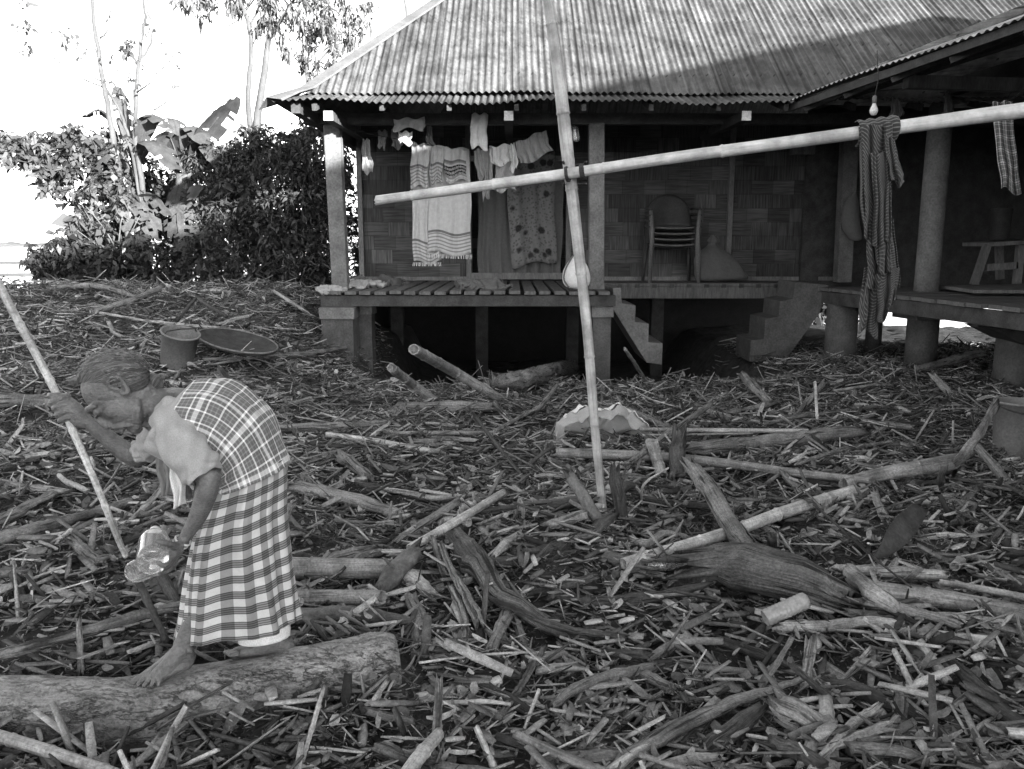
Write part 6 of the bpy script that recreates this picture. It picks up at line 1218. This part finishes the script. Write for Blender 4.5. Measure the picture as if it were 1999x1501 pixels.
# bench, board
be = thing('wooden_bench', 'low wooden bench with splayed legs on the wing deck', 'bench'); 
def pw(x, y, Y): return at(x, y, Y)
for (a, b_, nm) in (((1927, 478, 11.0), (1901, 556, 11.0), 'leg'), ((1992, 478, 11.0), (1984, 562, 11.0), 'leg'), ((1950, 478, 11.6), (1952, 545, 11.6), 'leg'), ((1925, 522, 11.0), (1985, 518, 11.0), 'stretcher')): mb = MB(); mb.beam(pw(*a), pw(*b_), .09, .07, (0, 1, 0)); mb.make(nm, M['timber'], be)
mb = MB(); mb.beam(pw(1908, 477, 11.25), pw(2070, 466, 11.25), .75, .05); mb.make('seat', M['timber'], be)
pl = at(1953, 442, 11.3); V, Fs = lathe([(.10, -.2), (.115, -.19), (.13, .2), (.14, .21), (.12, .22)], 20); o = obj('bucket', place(V, pl+np.array([0, 0, .02]), *np.eye(3)), Fs, M['dull_plastic']); tag(o, 'dark bucket standing on the wooden bench', 'bucket')
q1 = at(1832, 563, 10.0); q1[2] = DZ; A = [at(1834, 562, 10.0), at(2080, 556, 10.6), at(2080, 580, 8.9), at(1900, 580, 8.95)]
for p in A: p[2] = DZ+.03
V = [tuple(p) for p in A]+[(p[0], p[1], DZ+.065) for p in A]; o = obj('loose_board', V, [(0, 1, 2, 3), (7, 6, 5, 4), (0, 4, 5, 1), (1, 5, 6, 2), (2, 6, 7, 3), (3, 7, 4, 0)], M['timber'], None, False); tag(o, 'pale flat board lying on the wing deck in front of the bench', 'board')
A = [at(1934, 640, 8.2), at(2060, 640, 8.2), at(2060, 690, 8.2), at(1990, 668, 8.2)]; V = [tuple(p) for p in A]+[(p[0], p[1]+.5, p[2]) for p in A]; o = obj('loose_board', V, [(0, 1, 2, 3), (7, 6, 5, 4), (0, 4, 5, 1), (1, 5, 6, 2), (2, 6, 7, 3), (3, 7, 4, 0)], M['dark_timber'], None, False); tag(o, 'dark pointed board jutting out under the wing deck at the right edge', 'board')
# ------------------------------------------------------------------ bucket, tray, bin, torn sack, jar in the yard
M['bucket'] = plain('grey_bucket_plastic', .13, .18, 4, rough=.5, bump=.08); M['wicker'] = plain('dark_wicker', .025, .06, 14, rough=.8, bump=.9, fine=120); M['bin'] = plain('galvanised_bin', .11, .17, 4, rough=.5, bump=.1, spec=.5)
bb_ = gnd(344, 711, .0); bt = at(353, 648, bb_[1]-.06); r = thing('bucket', 'grey bucket tilted on the mound next to the round tray', 'bucket'); k = scale_at(bt); h = np.linalg.norm(bt-bb_)
V, Fs = lathe([(29*k, 0), (30*k, .01), (35*k, h-.02), (37*k, h-.02), (37.5*k, h), (35*k, h), (34.5*k, h-.01), (29*k, .03), (.001, .03)], 36, False); Fs.append(tuple(range(36))[::-1]); ax = axes(bt-bb_); obj('bucket_body', place(V, bb_, *ax), Fs, M['bucket'], r)
mb = MB(); mb.tube([bt+ax[0]*s*37*k+ax[2]*u for s, u in ((-1, -.02), (-.8, .02), (0, .03), (.8, .02), (1, -.02))], .006, 6); mb.make('handle', M['rope'], r, True)
tc_ = at(464, 667, gnd(464, 692)[1]-.22); k = scale_at(tc_); mj = unit(at(540, 686, 7.7)-at(392, 648, 7.7)); nrm = unit(np.cross(mj, [0, .97, .09])); nrm = nrm if nrm[2] > 0 else -nrm; yv = np.cross(nrm, mj)
V, Fs = lathe([(.001, -.05), (.2, -.045), (70*k, -.01), (75*k, .012), (77*k, .012), (76*k, -.012), (.2, -.058), (.001, -.062)], 48, False); r = obj('winnowing_tray', place(V, tc_, mj, yv, nrm), Fs, M['wicker']); tag(r, 'dark round winnowing tray lying tilted beside the bucket on the mound', 'tray')
mb = MB(); mb.tube([tc_+mj*math.cos(a)*76*k+yv*math.sin(a)*76*k+nrm*.014 for a in np.linspace(0, 2*math.pi, 49)], .009, 6, cap=False); mb.make('rim', M['timber'], r, True)
g0 = gnd(1975, 893); k = scale_at(g0); V, Fs = lathe([(33*k, -.06), (33.5*k, 0), (40*k, 108*k), (41.5*k, 108*k), (41.5*k, 113*k), (39*k, 113*k), (32*k, .02), (.001, .02)], 36, False)
r = obj('metal_bin', place(V, g0, *np.eye(3)), Fs, M['bin']); tag(r, 'grey metal bin standing beside the upturned split end of the thick bamboo', 'bin'); mb = MB(); mb.tube([g0+np.array([math.cos(a)*40*k, -.01*0-math.sin(a)*40*k, 108*k+.05*math.sin(a)*-1]) for a in np.linspace(.1, 3.04, 12)], .006, 6); mb.make('handle', M['rope'], r, True)
# torn white sack: crumpled sheet arching over its own opening
g0 = gnd(1175, 880)+np.array([0, 0, .05]); k = scale_at(g0); rows, cols = 18, 60; P = np.zeros((rows, cols, 3)); UV = np.zeros((rows, cols, 2)); rs = np.random.default_rng(5); ph = rs.random(10)*6.28
for i in range(rows):
    s = i/(rows-1)
    for j in range(cols):
        a = math.pi*j/(cols-1); rx = 95*k*(1-.9*s**2.2)*(1+.06*math.sin(5*a+ph[0]+3*s)); hz = 80*k*(1-.93*s**2.2)*(1+.06*math.sin(4*a+ph[1])+.05*math.sin(9*a+ph[2]+4*s)+.05*math.sin(17*a+6*s)+.03*math.sin(31*a-9*s))
        P[i, j] = g0+np.array([-math.cos(a)*rx+.02*math.sin(7*s+a*3), .02+.30*s+.03*math.sin(6*a+ph[3]), math.sin(a)**.8*hz-.02]); UV[i, j] = (a*.2, s*.4)
sk = grid_obj('torn_sack', P, M['white_cloth'], None, UV, False, .004); tag(sk, 'torn white sack gaping open behind the foot of the upright pole', 'sack')
P = np.zeros((6, 60, 3)); UV = np.zeros((6, 60, 2))
for i in range(6):
    s = i/5
    for j in range(60):
        a = math.pi*j/59; w_ = 1-.20*s-.05*math.sin(8*a+ph[4])*s; P[i, j] = g0+np.array([-math.cos(a)*95*k*w_*(1+.06*math.sin(5*a+ph[0])), .015-.05*s+.02*math.sin(9*a), math.sin(a)**.8*80*k*w_*(1+.06*math.sin(4*a+ph[1])+.05*math.sin(9*a+ph[2])+.05*math.sin(17*a)+.03*math.sin(31*a))-.02]); UV[i, j] = (a*.2, s*.1)
grid_obj('sack_mouth', P, M['sack'], sk, UV, False, .004)
M['milky'] = plain('milky_plastic', .42, .52, 6, rough=.35, bump=.1, spec=.5)
ja, jb = gnd(1494, 1207, .10), gnd(1576, 1170, .14); r_ = 17*scale_at(ja); Lj = float(np.linalg.norm(ja-jb)); pr = [(.002, .004), (r_*.7, 0), (r_*.93, .006), (r_, .018)]
for q in range(1, 40): pr.append((r_*(1-.045*(q % 4 == 0)-.02*(q % 4 == 1)), .018+(Lj-.03)*q/39))
pr += [(r_*.95, Lj), (r_*.9, Lj+.002), (r_*.88, Lj-.02), (.002, Lj-.03)]; V, Fs = lathe(pr, 32, False)
M['milky'] = plain('milky_plastic', .20, .30, 6, rough=.35, bump=.1, spec=.5); o = obj('plastic_jar', place(V, jb, *axes(ja-jb)), Fs, M['milky']); tag(o, 'ribbed milky grey plastic jar lying among the sticks below the dark bark log', 'jar')
ja, jb = gnd(1262, 1105, .08), gnd(1345, 1096, .09); bottle('plastic_bottle', 'crushed clear bottle lying under the low end of the sloping bamboo', jb, ja, 14*scale_at(ja), M['clear'], False, 1)
a0 = [gnd(288, 1130, .06), gnd(352, 1112, .07), gnd(372, 1160, .05), gnd(300, 1168, .05)]; V = [tuple(p) for p in a0]+[(p[0], p[1], p[2]-.03) for p in a0]; o = obj('foam_slab', V, [(3, 2, 1, 0), (4, 5, 6, 7), (0, 1, 5, 4), (1, 2, 6, 5), (2, 3, 7, 6), (3, 0, 4, 7)], M['pale_plastic'], None, False); tag(o, 'pale flat slab lying between the bottles and the checked skirt', 'slab'); o.modifiers.new('edge', 'BEVEL').width = .006
# dry palm blade
Q = spline([gnd(1690, 1102, .06), gnd(1735, 1070, .10), gnd(1765, 1030, .14), gnd(1798, 990, .16)], 14); V = []
for i, p in enumerate(Q): wv = .006+.05*math.sin(min(1, i/13)*math.pi*.75)**1.5; V += [p+np.array([-wv, 0, wv*.6]), p, p+np.array([wv, .0, -wv*.5])]
o = obj('palm_blade', V, [(i*3+q, i*3+q+1, i*3+4+q, i*3+3+q) for i in range(13) for q in range(2)], M['dark_wood'] if False else M['dead_leaf']); tag(o, 'broad dry palm blade standing up from the chips at the right', 'leaf')
o.modifiers.new('thick', 'SOLIDIFY').thickness = .004
# ------------------------------------------------------------------ origins: each thing stands at its own base
bpy.context.view_layer.update()
kids = {}
for o in scene.objects:
    if o.parent: kids.setdefault(o.parent.name, []).append(o)
def verts_of(o):
    A = np.zeros(len(o.data.vertices)*3, np.float32); o.data.vertices.foreach_get('co', A); return A.reshape(-1, 3)
for o in list(scene.objects):
    if o.parent is None and o.type == 'EMPTY' and o.name in kids and o.location.length < 1e-9:
        A = np.concatenate([verts_of(c) for c in kids[o.name] if c.type == 'MESH' and len(c.data.vertices)])
        b = Vector(((A[:, 0].min()+A[:, 0].max())/2, (A[:, 1].min()+A[:, 1].max())/2, A[:, 2].min()))
        o.location = b
        for c in kids[o.name]: c.location = -b
